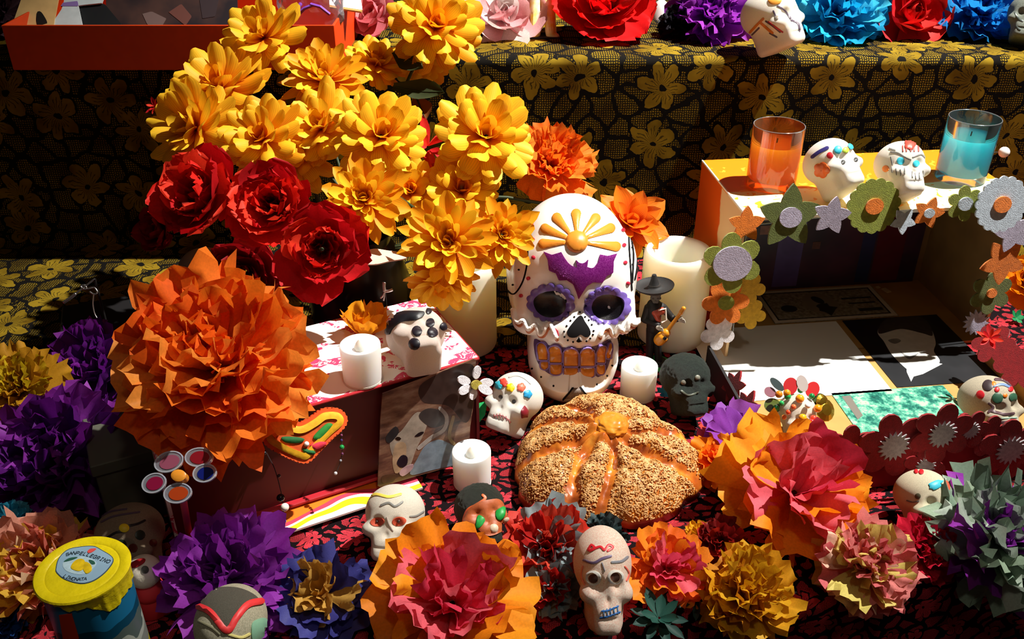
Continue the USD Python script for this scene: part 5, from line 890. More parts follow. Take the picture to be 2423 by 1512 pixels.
paper('indigo tissue flower with tan gold centre at the bottom', 768, 1405, .655, 122, (0, .5, 1), duo(BV, GOLD), 76); paper('big amber and pink tissue flower at the bottom centre', 1070, 1428, .655, 206, (0, .55, 1), duo([AM1, AM2], [PK1, PK2, PK1], 1.2), 77)
paper('big amber tissue flower with raised pink centre on the right of the bread', 1880, 1165, .735, 188, (.1, .6, 1), duo([AM1, AM2], [PK1, PK2], 1.2), 78, .6); paper('small amber tissue flower touching the right side of the bread', 1698, 1095, .80, 74, (-.2, .5, 1), duo([AM1, AM2], [O1]), 79)
paper('purple tissue sheet flower behind the amber and pink one', 1735, 1030, .83, 92, (-.2, .7, .8), [dict(n=7, L=1.0, W=.9, el=5, curl=25, shape='fan', nu=5, nv=6, crumple=.03, zig=.1, ruf=.1, mat=[tissue('#8a3aa8'), tissue('#a050b8')]), dict(n=5, L=.8, W=.8, el=35, curl=5, shape='fan', nu=5, nv=6, crumple=.03, zig=.1, ruf=.1, mat=[tissue('#8a3aa8')])], 80, k=.9)
paper('pink tissue sheet flower under the purple one beside the bread', 1700, 1052, .81, 66, (-.2, .7, .9), [dict(n=6, L=1.0, W=.9, el=5, curl=20, shape='fan', nu=5, nv=6, crumple=.03, zig=.1, ruf=.1, mat=[tissue('#d0507a')]), dict(n=4, L=.8, W=.8, el=40, shape='fan', nu=5, nv=6, crumple=.03, zig=.1, ruf=.1, mat=[tissue('#d0507a')])], 81, k=.6)
GY = [tissue('#8fa0a4', .25), tissue('#6f8488', .25)]; RR = [tissue('#d0301e'), tissue('#b81e1a'), tissue('#e0503a')]
paper('red and grey tissue flower left of the tall front skull', 1298, 1292, .705, 118, (0, .55, 1), pom([*RR, RR[0], GY[0]], n=1.1), 82); paper('grey and red tissue flower at the lower left of the front skull', 1305, 1395, .665, 78, (0, .5, 1), pom([GY[0], GY[1], RR[1]], n=.9), 83)
paper('small orange and pink tissue flower right of the tall front skull', 1578, 1348, .675, 108, (.1, .5, 1), duo([tissue('#ec6a18'), tissue('#f08a1c')], [tissue('#e04868'), tissue('#ee6a7a')], 1.1), 84)
paper('red and dark tissue flower at the foot of the bread', 1430, 1262, .715, 56, (0, .5, 1), pom([tissue('#3c4c4e', .2), tissue('#24383a', .2)], n=.8), 85)
paper('golden yellow tissue flower in shade at the bottom right', 1762, 1405, .635, 128, (0, .75, .9), pom([tissue('#d89a14'), tissue('#c07a10'), tissue('#e0ac20')], n=1.1, cr=.05), 86); paper('dark red tissue flower behind the golden yellow one', 1705, 1285, .71, 68, (0, .4, 1), pom([tissue('#b82a1c'), tissue('#7a1414')], n=.8), 87)
paper('small yellow tissue bud above the golden yellow flower', 1655, 1270, .70, 42, (0, .4, 1), pom([tissue('#ecb01c')], n=.6), 88)
CR = [tissue('#e88a86'), tissue('#d86a70'), tissue('#eec0a8'), tissue('#e2d070')]
paper('pale pink and yellow tissue flower between the amber and the crimson ones', 2050, 1335, .665, 128, (.05, .5, 1), pom(CR, n=1.2, cr=.05), 89); paper('crimson tissue flower at the lower right', 2180, 1300, .675, 98, (.1, .4, 1), carn([tissue('#d01838'), tissue('#b81030')], cr=.02), 90)
SG = [tissue('#93a890', .25), tissue('#7c9480', .25), tissue('#b4c2b4', .25), P2, P1]
paper('sage green and purple tissue flower at the right edge', 2362, 1278, .675, 178, (.1, .55, 1), pom(SG, n=1.2, cr=.06, zig=.2), 91)
paper('pink and yellow tissue flower behind the can at the bottom left', 95, 1350, .685, 150, (-.05, .5, 1), pom([tissue('#eea48c'), tissue('#e27a6c'), tissue('#eec044'), tissue('#f4d0a8'), tissue('#f0b83c')], n=1.3, cr=.05), 92); paper('cyan tissue flower at the left edge behind the pink and yellow one', 22, 1238, .73, 62, (0, .4, 1), pom([tissue('#2f9ab8'), tissue('#58b4c8')], n=.8), 93, k=1.9)
paper('blue tissue flower at the bottom left corner', 12, 1470, .62, 52, (0, .4, 1), pom([tissue('#1f4a90')], n=.7), 94)
paper('dark green tissue leaves under the small orange and pink flower', 1560, 1462, .64, 80, (0, .8, .7), [dict(n=9, L=1.0, W=.36, el=0, curl=15, cup=.3, shape='point', nu=5, nv=3, mat=tissue('#163a34', .2)), dict(n=7, L=.8, W=.36, el=30, curl=10, cup=.3, shape='point', nu=5, nv=3, mat=tissue('#1c4a40', .2))], 95, group=None)
paper('dark green paper leaves left of the golden yellow flower', 1650, 1412, .64, 66, (0, .8, .7), [dict(n=8, L=1.0, W=.36, el=5, curl=15, cup=.3, shape='point', nu=5, nv=3, mat=tissue('#163a34', .2))], 96, group=None)
bloom('tissue_flower', 'amber paper flower cup standing behind the tea light on the floral box', at(862, 795, .89, 74, (.1, .9, .5), .3), [dict(n=6, L=1.0, W=.8, el=55, curl=15, shape='fan', nu=5, nv=6, crumple=.03, zig=.1, ruf=.06, mat=[tissue('#f0a014'), tissue('#e88a10')]), dict(n=5, L=.8, W=.6, el=75, shape='fan', nu=5, nv=6, crumple=.03, zig=.12, ruf=.1, mat=[tissue('#f0a014')])], 97, TF_, 'paper flower', smooth=42)
bloom('silk_poppy', 'yellow and orange silk flower beyond the right tray wall', at(2432, 672, 1.06, 72, (-.4, .4, 1), .3), poppy_rings([tissue('#f0a812'), tissue('#ee9410')], tissue('#d8600a')), 98, None); bloom('silk_star_flower', 'red ribbon flower beside the right tray wall below the yellow silk flower', at(2342, 800, .95, 32, (-.3, .4, 1), .4), star, 99, 'red pointed silk flowers')

# flowers along the upper step
def up_(label, x, y, r, ax, rings, seed, name='tissue_flower', smooth=42, D=1.24, cat='paper flower', group='flowers along the upper step'): return bloom(name, label, at(x, y, D, r, ax, .3), rings, seed, group, cat, smooth=smooth)
rose = lambda ms: [dict(n=5, L=1.0, W=1.15, el=2, curl=35, cup=.2, ruf=.04, shape='round', mat=ms, nu=8, nv=8, freq=1.5), dict(n=5, L=.85, W=1.0, el=25, curl=45, cup=.28, ruf=.03, shape='round', mat=ms, nu=8, nv=8), dict(n=4, L=.66, W=.8, el=48, curl=40, cup=.35, shape='round', mat=ms, nu=7, nv=8), dict(n=4, L=.48, W=.6, el=64, curl=35, cup=.4, shape='round', mat=ms, nu=6, nv=8), dict(n=3, L=.34, W=.4, el=78, curl=25, cup=.5, shape='round', mat=ms, nu=6, nv=6)]
up_('pink silk rose at the left, beside the yellow chrysanthemum on the upper step', 890, 42, 72, (-.4, .3, 1), rose([tissue('#e8808c'), tissue('#f0a4a8')]), 101, 'silk_rose', True, cat='flower'); up_('white silk rose with pink edges on the upper step', 1190, 42, 92, (.1, .25, 1), rose([tissue('#f6ece8'), tissue('#f6ece8'), tissue('#f0b4b8')]), 102, 'silk_rose', True, cat='flower')
up_('wide bright red silk poppy on the upper step beside the figurine', 1428, 22, 128, (.05, .3, 1), poppy_rings([tissue('#e81410'), tissue('#d80c10')], darkr), 103, 'silk_poppy', True, cat='flower'); up_('bright purple tissue pompom on the upper step', 1690, 38, 96, (0, .25, 1), pom([tissue('#9428ae', .45), tissue('#aa40c4', .45), tissue('#7c1a98', .45)], n=1.2, cr=.05), 104)
up_('turquoise tissue pompom on the upper step', 1984, 28, 106, (0, .3, 1), pom([tissue('#22b8e4', .45), tissue('#4ccef0', .45), tissue('#16a2d4', .45)], n=1.2, cr=.05), 105); up_('red velvet rose on the upper step between turquoise and blue flowers', 2152, 40, 94, (0, .15, 1), rose([tissue('#c8141c', .15), tissue('#d8241e', .15)]), 106, 'silk_rose', True, cat='flower')
up_('deep blue tissue pompom on the upper step', 2312, 32, 88, (0, .25, 1), pom([tissue('#1480d0', .45), tissue('#2a98e0', .45), tissue('#0e6cbc', .45)], n=1.2, cr=.05), 107); up_('dark red flower at the top right corner behind the blue pompom', 2400, -22, 50, (0, .2, 1), rose([darkr]), 108, 'silk_rose', True, D=1.32, cat='flower')
up_('mauve brown tissue flower at the top left corner', 8, 32, 66, (-.2, .3, 1), carn([tissue('#5a3c48'), tissue('#6a4a54')]), 109, 'crepe_carnation')
up_('black tissue filler for the dark gap between the silver bead and the purple pompom', 1602, 60, 42, (0, .3, 1), pom([tissue('#141018', .1)], n=.8), 110)  # black pom stands in for the darkness behind the row

for lab, x, y, r, c, sd in (('small coral tissue scrap on the foot of the dark green skull', 1658, 948, 20, '#ee5a3c', 121), ('small cyan tissue scrap left of the dark green skull', 1572, 930, 20, '#2a8ab0', 122), ('small bright green leaf scrap behind the right tea light', 1546, 856, 16, '#3aa84a', 123), ('green tissue scrap beside the red ribbon flower at the right', 2405, 752, 20, '#1f9a5a', 124), ('coral tissue scrap under the purple paper right of the bread', 1668, 1012, 18, '#e0503c', 125)):
    paper(lab, x, y, .9, r, (0, .5, 1), [dict(n=5, L=1.0, W=.7, el=20, curl=15, shape='point', nu=4, nv=3, crumple=.03, mat=tissue(c))], sd, k=1.2 if y > 900 else .5, s=1.0, group='small tissue scraps')

# ------------------------------------------------------------------ the drinks can
silver = mt('silver', (0.8, 0.8, 0.8), 0.25, metal=1.0); alu = mt('can_metal', '#8a9aa4', 0.35, metal=0.6)
foil = mt('yellow_foil', '#e6d012', 0.38, vary=0.15, vscale=60, bump=0.0008, bscale=160); blue_ink = mt('can_blue', '#1a78a8', 0.35, vary=0.1)
cz_ = 0.104; CT = onz(194, 1346, cz_); cr_ = 0.0285
t = thing('drinks_can', 'drinks can with a crinkled yellow foil lid and blue band, bottom left', 'can', xform((CT[0], CT[1], 0.0004)))
Z = lambda L: [(r, z) for r, z in L]
n_ = {'tc': ('texture_coordinate', {}), 's': ('separate_xyz', {}), 'nz': ('noise_texture', dict(scale=28.0, detail=2.0)), 'k': ('math', dict(math_type='multiply_add', value2=0.05)), 'mr': ('map_range', dict(from_min=0.02, from_max=0.125, clamp=True)), 'rp': ('rgb_ramp', {'interpolate': False, 'ramp': [(0, lin('#c8b81c')), (0.24, lin('#8a9088')), (0.42, lin('#b8c0b4')), (0.50, lin('#5c6c68')), (0.60, lin('#0d4a66')), (0.70, lin('#1a78a8'))]}), 'p': ('principled_bsdf', dict(roughness=0.32, metallic=0.25))}
canm = usdkit.material(stage, '/World/Looks/can_print', n_, [('tc.object', 's.vector'), ('tc.object', 'nz.vector'), ('nz.fac', 'k.value1'), ('s.z', 'k.value3'), ('k.value', 'mr.value'), ('mr.result', 'rp.fac'), ('rp.color', 'p.base_color')], surface='p.BSDF')
part(t, 'can_body', lathe([(0, 0), (.022, 0), (.0255, .004), (cr_, .010), (cr_, .090), (.0265, .098), (0, .098)], 56), canm, smooth=40)
def ring_sheet(prof, n, f):
    v, fa, _ = meshkit.arrays(lathe(prof, n)); v = np.array(v); a = np.arctan2(v[:, 1], v[:, 0]); return f(v, a), fa
def skirt(v, a):
    dn = np.clip((0.103 - v[:, 2]) / 0.022, 0, 1); w = 0.55 + 0.35 * np.sin(a * 2 + 2.2) + 0.12 * np.sin(a * 7); v[:, 2] = 0.103 - (0.103 - v[:, 2]) * np.clip(w, 0.2, 1.1)
    k = 1 + dn * (0.02 * np.sin(a * 23) + 0.012 * np.sin(a * 41 + 1)); v[:, :2] *= k[:, None]; return v
part(t, 'foil_skirt', ring_sheet([(.0312, .1035), (.0314, .1015), (.0302, .096), (.0297, .089), (.0295, .082), (.0290, .082), (.0292, .090), (.0300, .1015), (.0305, .1035), (.0312, .1035)], 120, skirt), foil, smooth=45)
part(t, 'foil_lid', ring_sheet([(0, .1035), (.0225, .1035), (.0240, .1030), (.0250, .1038), (.0285, .1046), (.0308, .1042), (.0316, .1030), (.0310, .1020), (0, .1020)], 96, lambda v, a: v * np.stack([1 + .012 * np.sin(a * 3 + 1)] * 2 + [np.ones(len(a))], 1)), foil, smooth=35)
lid = lambda p: (lambda d: (CAM + d * ((0.1039 - CZ) / d[:, 2])[:, None], np.broadcast_to([0, 0, 1.0], (len(d), 3))))(ray(p))
q = lambda L: [(x / 4.554, 1180 + y / 4.554) for x, y in L]
badge = Polygon(catmull(q([(610, 760), (640, 650), (730, 560), (850, 530), (1000, 520), (1090, 560), (1215, 650), (1160, 760), (1060, 850), (960, 900), (850, 910), (700, 865), (620, 800)]), 6, True))
part(t, 'badge_rim', drape(badge.buffer(2), lid, 0.0003, 5), mt('badge_rim', '#3c5060', 0.4), smooth=False, world=True); part(t, 'badge', drape(badge, lid, 0.0005, 5), mt('badge_blue', '#8fb0c8', 0.4, vary=0.1), smooth=False, world=True)
part(t, 'printed_scene', drape(Polygon(catmull(q([(680, 700), (760, 650), (900, 630), (1030, 680), (1020, 740), (900, 820), (780, 810), (700, 770)]), 6, True)), lid, 0.0007, 4), mt('badge_pale', '#b4d0dc', 0.4, vary=0.2, vscale=300), smooth=False, world=True)
for L in ([(770, 760), (790, 700), (850, 660), (910, 670), (920, 740), (860, 790)], [(890, 740), (920, 690), (980, 720), (990, 780), (930, 815)]): part(t, 'printed_lemon', drape(Polygon(catmull(q(L), 6, True)), lid, 0.0010, 3, bulge=.0003), mt('lemon', '#e8c41c', 0.4, vary=0.3, vscale=200), smooth=30, world=True)
part(t, 'printed_leaf', drape(Polygon(catmull(q([(690, 690), (750, 650), (840, 640), (780, 670)]), 5, True)).union(Polygon(catmull(q([(960, 670), (1010, 680), (1030, 710), (990, 715)]), 5, True))), lid, 0.0010, 3), mt('badge_leaf', '#2c5a4a', 0.4), smooth=False, world=True)
part(t, 'printed_star', drape(Polygon(catmull(q([(945, 575), (975, 550), (1040, 545), (1015, 570), (975, 592), (950, 592)]), 4, True)), lid, 0.0009, 3), mt('badge_red', '#e0504a', 0.4), smooth=False, world=True)
def arc_text(word, pts, h, m, nm):
    P = catmull(q(pts), 12); d = np.r_[0, np.cumsum(np.linalg.norm(np.diff(P, axis=0), axis=1))]; out = []
    for i, c in enumerate(word):
        f = (i + .5) / len(word) * d[-1]; a = np.array([np.interp(f, d, P[:, k]) for k in (0, 1)]); b = np.array([np.interp(f + 3, d, P[:, k]) for k in (0, 1)])
        A, B = lid(np.array([a]))[0][0], lid(np.array([b]))[0][0]; X = unit(B - A) if np.linalg.norm(B - A) > 1e-9 else np.array([1., 0, 0]); Y = np.cross([0, 0, 1], X)
        g = meshkit.text_mesh(c, h, 0.0002); g.apply_translation([-g.bounds[:, 0].mean(), -h / 2, 0]); M = np.eye(4); M[:3, 0], M[:3, 1], M[:3, 3] = X, Y, A + [0, 0, .0007]; out.append(move(g, M))
    part(t, nm, cat_(out), m, smooth=False, world=True)
txt = mt('badge_text', '#33424c', 0.5)
arc_text('SANPELLEGRINO', [(712, 612), (800, 592), (900, 600), (1000, 625), (1090, 655), (1190, 690)], 0.0030, txt, 'printed_word'); arc_text('LIMONATA', [(690, 835), (780, 868), (850, 876), (940, 868)], 0.0026, txt, 'printed_word')
part(t, 'red_stripe', drape(Polygon([(140, 1455), (170, 1452), (188, 1512), (150, 1512)]), lambda p: ((lambda d: (lambda tt: (CAM + d * tt[:, None], (lambda n: n / np.linalg.norm(n, axis=1, keepdims=True))((CAM + d * tt[:, None] - CT) * [1, 1, 0])))((lambda a, b, c: (-b - np.sqrt(np.maximum(b * b - a * c, 0))) / a)((d[:, :2] ** 2).sum(1), (d[:, :2] * (CAM - CT)[:2]).sum(1), ((CAM - CT)[:2] ** 2).sum() - cr_ ** 2)))(ray(p))), 0.0004, 6), mt('can_red', '#c83a20', 0.4), smooth=40, world=True)

# ------------------------------------------------------------------ little white skull head doll with red scarf beside the can
P = onz(342, 1470); D = depth(P); hd = ondep(341, 1352, D - .008); r = px2m(41, hd)
t = thing('skull_doll', 'little round white skull head doll with red scarf right of the can', 'doll', xform((P[0], P[1], 0)))
red_cl = mt('red_cloth', '#d8303a', 0.7, vary=0.15)
part(t, 'head', ball(hd, (r * .98, r * .95, r), 4), mt('doll_white', '#e6dcc8', 0.5, vary=0.1, bump=.0004), smooth=True, world=True)
sph = lambda p: (lambda d: (lambda b: (CAM + d * b[:, None], (CAM + d * b[:, None] - hd) / r))((lambda a, b, c: (-b - np.sqrt(np.maximum(b * b - a * c, 0))) / a)((d ** 2).sum(1), d @ (CAM - hd), ((CAM - hd) ** 2).sum() - r * r)))(ray(p))
part(t, 'red_patch', drape(blob2d((326, 1333), 20, 8, 18, -.45), sph, .0006, 3), ic('#a81c24'), smooth=35, world=True); part(t, 'eye', drape(blob2d((343, 1348), 9, 9), sph, .0006, 3), ic('#3c3a30'), smooth=35, world=True)
part(t, 'scarf', lathe([(0, -.016), (r * .8, -.0155), (r * .9, -.008), (r * .72, 0), (0, .001)], 24).apply_transform(xform((hd[0], hd[1], hd[2] - r * .82))), red_cl, smooth=True, world=True); part(t, 'robe', lathe([(0, 0), (r * 1.05, 0), (r * .7, hd[2] - r * 1.3), (0, hd[2] - r * 1.2)], 24).apply_transform(xform((hd[0], hd[1], 0))), red_cl, smooth=True, world=True)

# ------------------------------------------------------------------ beaded heart hanging on the maroon box, and its strings of beads
hn = unit(np.array([A1[1], -A1[0], 0]) + np.array([0, 0, .55])); HP = AL(0.155, -0.012, AH - .006); htr = plane_tracer(HP, hn)
h = lambda L: [(x / 2.842, 980 + y / 2.842) for x, y in L]
outer = Polygon(catmull(h([(1770, 150), (1800, 60), (1880, 12), (1950, 42), (2012, 62), (2090, 22), (2165, -28), (2270, -30), (2320, 20), (2308, 80), (2230, 150), (2140, 240), (2060, 318), (1950, 290), (1850, 240), (1790, 200)]), 5, True)).buffer(0)
frill = unary_union([outer] + [Point(outer.exterior.interpolate(d).coords[0]).buffer(4.6) for d in np.arange(0, outer.exterior.length, 9)])
t = thing('heart_ornament', 'beaded orange and yellow heart ornament on the maroon box edge', 'ornament', xform(HP))
part(t, 'frill', drape(frill, htr, .003, 5), mt('heart_orange', '#ee5a1c', .7, vary=.2, vscale=200), smooth=30, world=True); part(t, 'yellow_cord', drape(outer.buffer(-6).difference(outer.buffer(-22)), htr, .0042, 4, bulge=.0016), mt('heart_yellow', '#eeb41c', .7, vary=.2, vscale=250), smooth=35, world=True)
part(t, 'heart_panel', drape(outer.buffer(-21), htr, .004, 5), mt('heart_rust', '#d8581c', .8, vary=.3, vscale=250), smooth=30, world=True)
for L, c in (([(1890, 150), (1990, 150), (2040, 165), (2000, 190), (1910, 185)], '#1f6a34'), ([(2105, 140), (2190, 60), (2228, 75), (2150, 160), (2110, 168)], '#2a8a34'), ([(2030, 225), (2110, 245), (2100, 268), (2040, 255)], '#1f6a34'), ([(2080, 205), (2130, 180), (2190, 190), (2120, 235)], '#e0304a'), ([(1935, 40), (1965, 30), (1990, 55), (1960, 65)], '#e0304a')): part(t, 'felt_patch', drape(Polygon(catmull(h(L), 4, True)).buffer(0), htr, .0052, 3, bulge=.0012), mt('heart_' + c[1:], c, .8, vary=.2, vscale=200), smooth=35, world=True)
part(t, 'white_bead', ball(htr(np.array([h([(2052, 195)])[0]]))[0][0] + hn * .006, .0022), mt('pearl', '#efe8e4', 0.3), smooth=True, world=True)
def beads(label, pts, Dd, cols):
    P = np.array([ondep(x, y, Dd) for x, y in pts]); t = thing('bead_string', label, 'bead string', xform(P[-1])); part(t, 'thread', tube(catmull(P, 5), .0004, 5), mt('thread', '#3a2c2c', .5), world=True)
    for (x, y, r, c) in cols: part(t, 'bead', ball(ondep(x, y, Dd - .001), r), mt('bead_' + c[1:], c, .2, .6), smooth=True, world=True)
Dh = depth(AL(.18, -.008, .07)) - .012
beads('string of dark green and pink beads hanging at the right of the heart', [(812, 995), (808, 1030), (810, 1065), (806, 1090), (796, 1118)], Dh, [(807, 1015, .0012, '#5a2a4a'), (808, 1030, .0012, '#7a3a5a'), (808, 1042, .0013, '#3a2a5a'), (809, 1058, .0022, '#1f8a44'), (810, 1074, .0013, '#5a2a4a'), (806, 1090, .0012, '#8a8a94'), (794, 1120, .0016, '#c8c8cc')])
beads('string with a white skull bead and a blue bead below the heart', [(622, 1055), (635, 1080), (650, 1110), (664, 1160), (670, 1195), (671, 1235)], Dh - .02, [(626, 1072, .0018, '#1a1a1e'), (660, 1126, .0016, '#4a3a3c'), (664, 1178, .0035, '#16161a'), (674, 1200, .0036, '#eee8dc'), (671, 1224, .0019, '#9aa4c0'), (672, 1233, .0020, '#2a50b0'), (671, 1243, .0017, '#8a98a8')])

# ------------------------------------------------------------------ clear plastic flower on a pink stick
Dp = .69; fn = view_axis(.05, .45, 1); PC = ondep(429, 1131, Dp); ptr = plane_tracer(PC, fn)
t = thing('plastic_flower', 'clear plastic flower with coloured discs on a pink stick', 'plastic flower', xform(onz(452, 1290)))
clear = film('clear_petal', (.80, .84, .95), .16)
for i, ((x, y, rx, ry, ro), c) in enumerate(zip([(401, 1094, 36, 24, -.35), (473, 1084, 34, 23, -.1), (487, 1122, 29, 22, -.25), (424, 1170, 34, 24, -.2), (369, 1147, 30, 23, -.4)], ['#b8607c', '#a81c2c', '#16248a', '#d8501c', '#a8184a'])):
    o = .0008 * i; pl = blob2d((x, y), rx, ry, 32, ro); m = drape(pl, ptr, .0016 + o, 5, sink=-o); part(t, 'petal', m, clear, smooth=30, world=True)
    part(t, 'petal_rim', drape(pl.difference(pl.buffer(-3)), ptr, .0022 + o, 3, sink=-o), film('petal_rim', (.86, .9, 1.0), .35), smooth=30, world=True)
    part(t, 'coloured_disc', drape(blob2d((x + 2, y + 1), rx * .68, ry * .66, 24, ro), ptr, .0021 + o, 4, sink=-.0017 - o), film('disc_' + c[1:], lin(c), .5), smooth=30, world=True)
part(t, 'flower_centre', drape(blob2d((429, 1131), 18, 14, 24), ptr, .0075, 3, bulge=.001), mt('disc_amber', '#e0902c', .3), smooth=35, world=True)
S0 = ondep(432, 1175, Dp + .003); part(t, 'stick', tube([S0, (S0 + onz(452, 1290)) / 2, onz(452, 1290)], .0028, 10), mt('pink_stick', '#e0485c', .4), smooth=True, world=True)

# ------------------------------------------------------------------ skeleton musician with a sombrero and guitar
B = onz(1556, 862); DD = depth(B); g = lambda x, y, f=0.0: ondep(x, y, DD - .004 - (862 - y) / FOC * .0 - f) + 0
def gp(x, y, f=0.0):
    """a point of the figure: standing in the upright plane above its feet, f metres nearer the viewer"""
    p = ony(x, y, B[1]); return p - np.array([0, f, 0])
t = thing('skeleton_musician', 'skeleton musician figurine in black suit and sombrero playing an orange guitar', 'figurine', xform(B))
hb = mt('figure_black', '#141212', .6, vary=.3, vscale=200); bone = mt('figure_bone', '#b8b0a4', .5)
def hull(a, ra, b, rb): return m3.Manifold.batch_hull([m3.Manifold.sphere(ra, 14).translate(tuple(a)), m3.Manifold.sphere(rb, 14).translate(tuple(b))])
def body(bones, el=.0016, it=10):
    m = sum((hull(*x) for x in bones[1:]), hull(*bones[0])).refine_to_length(el).to_mesh(); k = trimesh.Trimesh(m.vert_properties[:, :3], m.tri_verts); trimesh.smoothing.filter_taubin(k, iterations=it); return k
sh, hp = gp(1548, 724), gp(1546, 775)
part(t, 'body', body([(gp(1541, 728), .0062, gp(1563, 728), .0062), (sh, .0085, hp, .0075), (gp(1541, 778), .0056, gp(1538, 818), .0046), (gp(1538, 818), .0046, gp(1536, 858), .0040), (gp(1553, 778), .0056, gp(1556, 818), .0046), (gp(1556, 818), .0046, gp(1558, 858), .0040), (gp(1536, 858), .0036, gp(1534, 860, .008), .003), (gp(1558, 858), .0036, gp(1559, 860, .008), .003),
    (gp(1534, 728), .0046, gp(1525, 756), .004), (gp(1525, 756), .004, gp(1553, 756, .012), .0032), (gp(1569, 728), .0046, gp(1592, 752, .004), .004), (gp(1592, 752, .004), .004, gp(1602, 740, .012), .0032), (sh, .005, gp(1549, 708), .0030)]), hb, smooth=True, world=True)
hc = gp(1551, 699); v, f = shell(sdf_sugar, 4, (0, -.02, .42)); part(t, 'skull', move(trimesh.Trimesh(v, f, process=False), xform(hc + [0, .001, -.008], rotx(.1), .0165)), mt('figure_grey', '#5c5854', .5), smooth=True, world=True)
HM = xform(gp(1549, 684), rotx(-.06) @ roty(-.10)); R = .021
part(t, 'sombrero', move(lathe([(0, .0175), (.0022, .0170), (.0042, .010), (.0062, .004), (.0085, .002), (R * .75, .0012), (R * .95, .0035), (R, .0048), (R * .96, .0028), (R * .7, -.0006), (.007, -.0004), (0, 0)], 40), HM), mt('felt_hat', '#1e1d1e', .7, vary=.2, vscale=250), smooth=40, world=True)
part(t, 'hat_band', move(lathe([(.0063, .0042), (.0058, .0062), (.0054, .0060), (.0059, .0040), (.0063, .0042)], 24), HM), mt('hat_band', '#3a3634', .5), smooth=True, world=True)
part(t, 'sash', body([(gp(1549, 732, .006), .0045, gp(1564, 728, .007), .0042), (gp(1549, 732, .006), .0042, gp(1556, 748, .008), .003)], .001, 6), mt('figure_red', '#b84a34', .4, vary=.4, vscale=260), smooth=True, world=True); part(t, 'shirt_trim', tube([gp(1555, 722, .011), gp(1572, 720, .009), gp(1573, 745, .011), gp(1562, 750, .012)], .0010, 6), mt('figure_white', '#e8d8cc', .4), world=True)
go, gl = mt('guitar_orange', '#d88a1c', .35, coat=.3), [(1563, 775, .018), (1577, 757, .017)]
part(t, 'guitar', body([(gp(1556, 786, .016), .0066, gp(1562, 779, .017), .0068), (gp(1562, 779, .017), .0046, gp(1570, 768, .017), .0052), (gp(1572, 765, .017), .0024, gp(1606, 722, .016), .0019), (gp(1606, 722, .016), .0026, gp(1612, 712, .016), .0024)], .0012, 6), go, smooth=True, world=True); part(t, 'sound_hole', ball(gp(1566, 774, .0232), (.0022, .0008, .0022)), BLK, smooth=True, world=True)
for x, y in ((1552, 757), (1603, 737)):
    c = gp(x, y, .016 if x < 1580 else .017); fg = [(c, .0023, c + np.array([.0015, -.0005, -.001]), .0021)]
    for k in range(4): a = c + np.array([.0004 + .0004 * k, -.001, .0018 - .0013 * k]); fg.append((a, .0007, a + np.array([.0042 - .0003 * abs(k - 1.5), -.0018, -.0004]), .0006))
    fg.append((c + np.array([0, -.001, .0018]), .0008, c + np.array([.0022, -.0022, .0034]), .0006)); part(t, 'hand', body(fg, .0006, 3), bone, smooth=True, world=True)
part(t, 'stand', lathe([(0, 0), (.015, 0), (.0155, .001), (.014, .0028), (0, .003)], 32), mt('stand_green', '#2a8a3c', .6), smooth=40)
part(t, 'stand', lathe([(0, .003), (.011, .003), (.0105, .0045), (0, .0046)], 32), hb, smooth=40)

# ------------------------------------------------------------------ beaded skull with petals in the tray
K = Skull('beaded_skull', 'small skull crowned with beads and shiny petals at the left of the tray', (1838, 930, 1940, 1050), .0034, .1, .6, mt('ivory_sugar', '#f0e8d6', 0.5, 0.4), None)
def bead(x, y, r, c, up=.004, nm='bead'):
    S0, n0 = K.tr(np.array([[x, y]])); P = S0[0] + n0[0] * up if np.isfinite(S0).all() else ondep(x, y, depth(K.M[:3, 3]) - .005); part(K.t, nm, ball(P, r, 2), mt('bead_' + c[1:], c, .2, .6, coat=.4), smooth=True, world=True); return P
for x, y, r, c in [(1892, 950, .0042, '#ee9a1c'), (1926, 968, .0040, '#e88a14'), (1900, 985, .0040, '#f0a41c'), (1907, 963, .0028, '#f4f0e8'), (1868, 945, .0034, '#1f9a4c'), (1845, 967, .0032, '#1f9a4c'), (1893, 932, .0032, '#1f9a4c'), (1915, 945, .0030, '#157a3a'), (1833, 990, .0032, '#1f9a4c'), (1862, 930, .0036, '#c88a1c'), (1843, 933, .0036, '#c8781c'), (1856, 958, .0026, '#1f9a4c'), (1870, 975, .0026, '#e8502c'), (1880, 965, .0026, '#ee6a3c'), (1925, 990, .0034, '#e8402c'), (1915, 1000, .0030, '#e8302c'), (1862, 985, .0026, '#ee7a2c'), (1936, 1012, .003, '#e8483c')]: bead(x, y, r, c)
for x, y, l, w, ro, c in [(1870, 914, 36, 28, 1.2, '#a80c14'), (1898, 908, 34, 22, 1.7, '#a89c98'), (1922, 922, 34, 26, 1.0, '#b81418'), (1838, 910, 34, 16, 2.3, '#2c3a3c'), (1822, 928, 24, 20, 2.6, '#8a5a68'), (1828, 960, 34, 30, 3.0, '#4c5a1c'), (1935, 945, 30, 20, .6, '#3a4a24')]:
    P = ondep(x, y, depth(K.M[:3, 3]) + .004); s = px2m(1, P); pl = blob2d((0, 0), l * .6 * s, w * .6 * s, 20); part(K.t, 'petal', move(slab(pl, 0, .0010), xform(P, frame(view_axis(0, .35, 1)) @ rotz(ro))), mt('shiny_' + c[1:], c, .25, .6, coat=.4, vary=.2, vscale=300), smooth=30, world=True)
gold = mt('gold_foil', '#b8902c', .25, metal=.9)
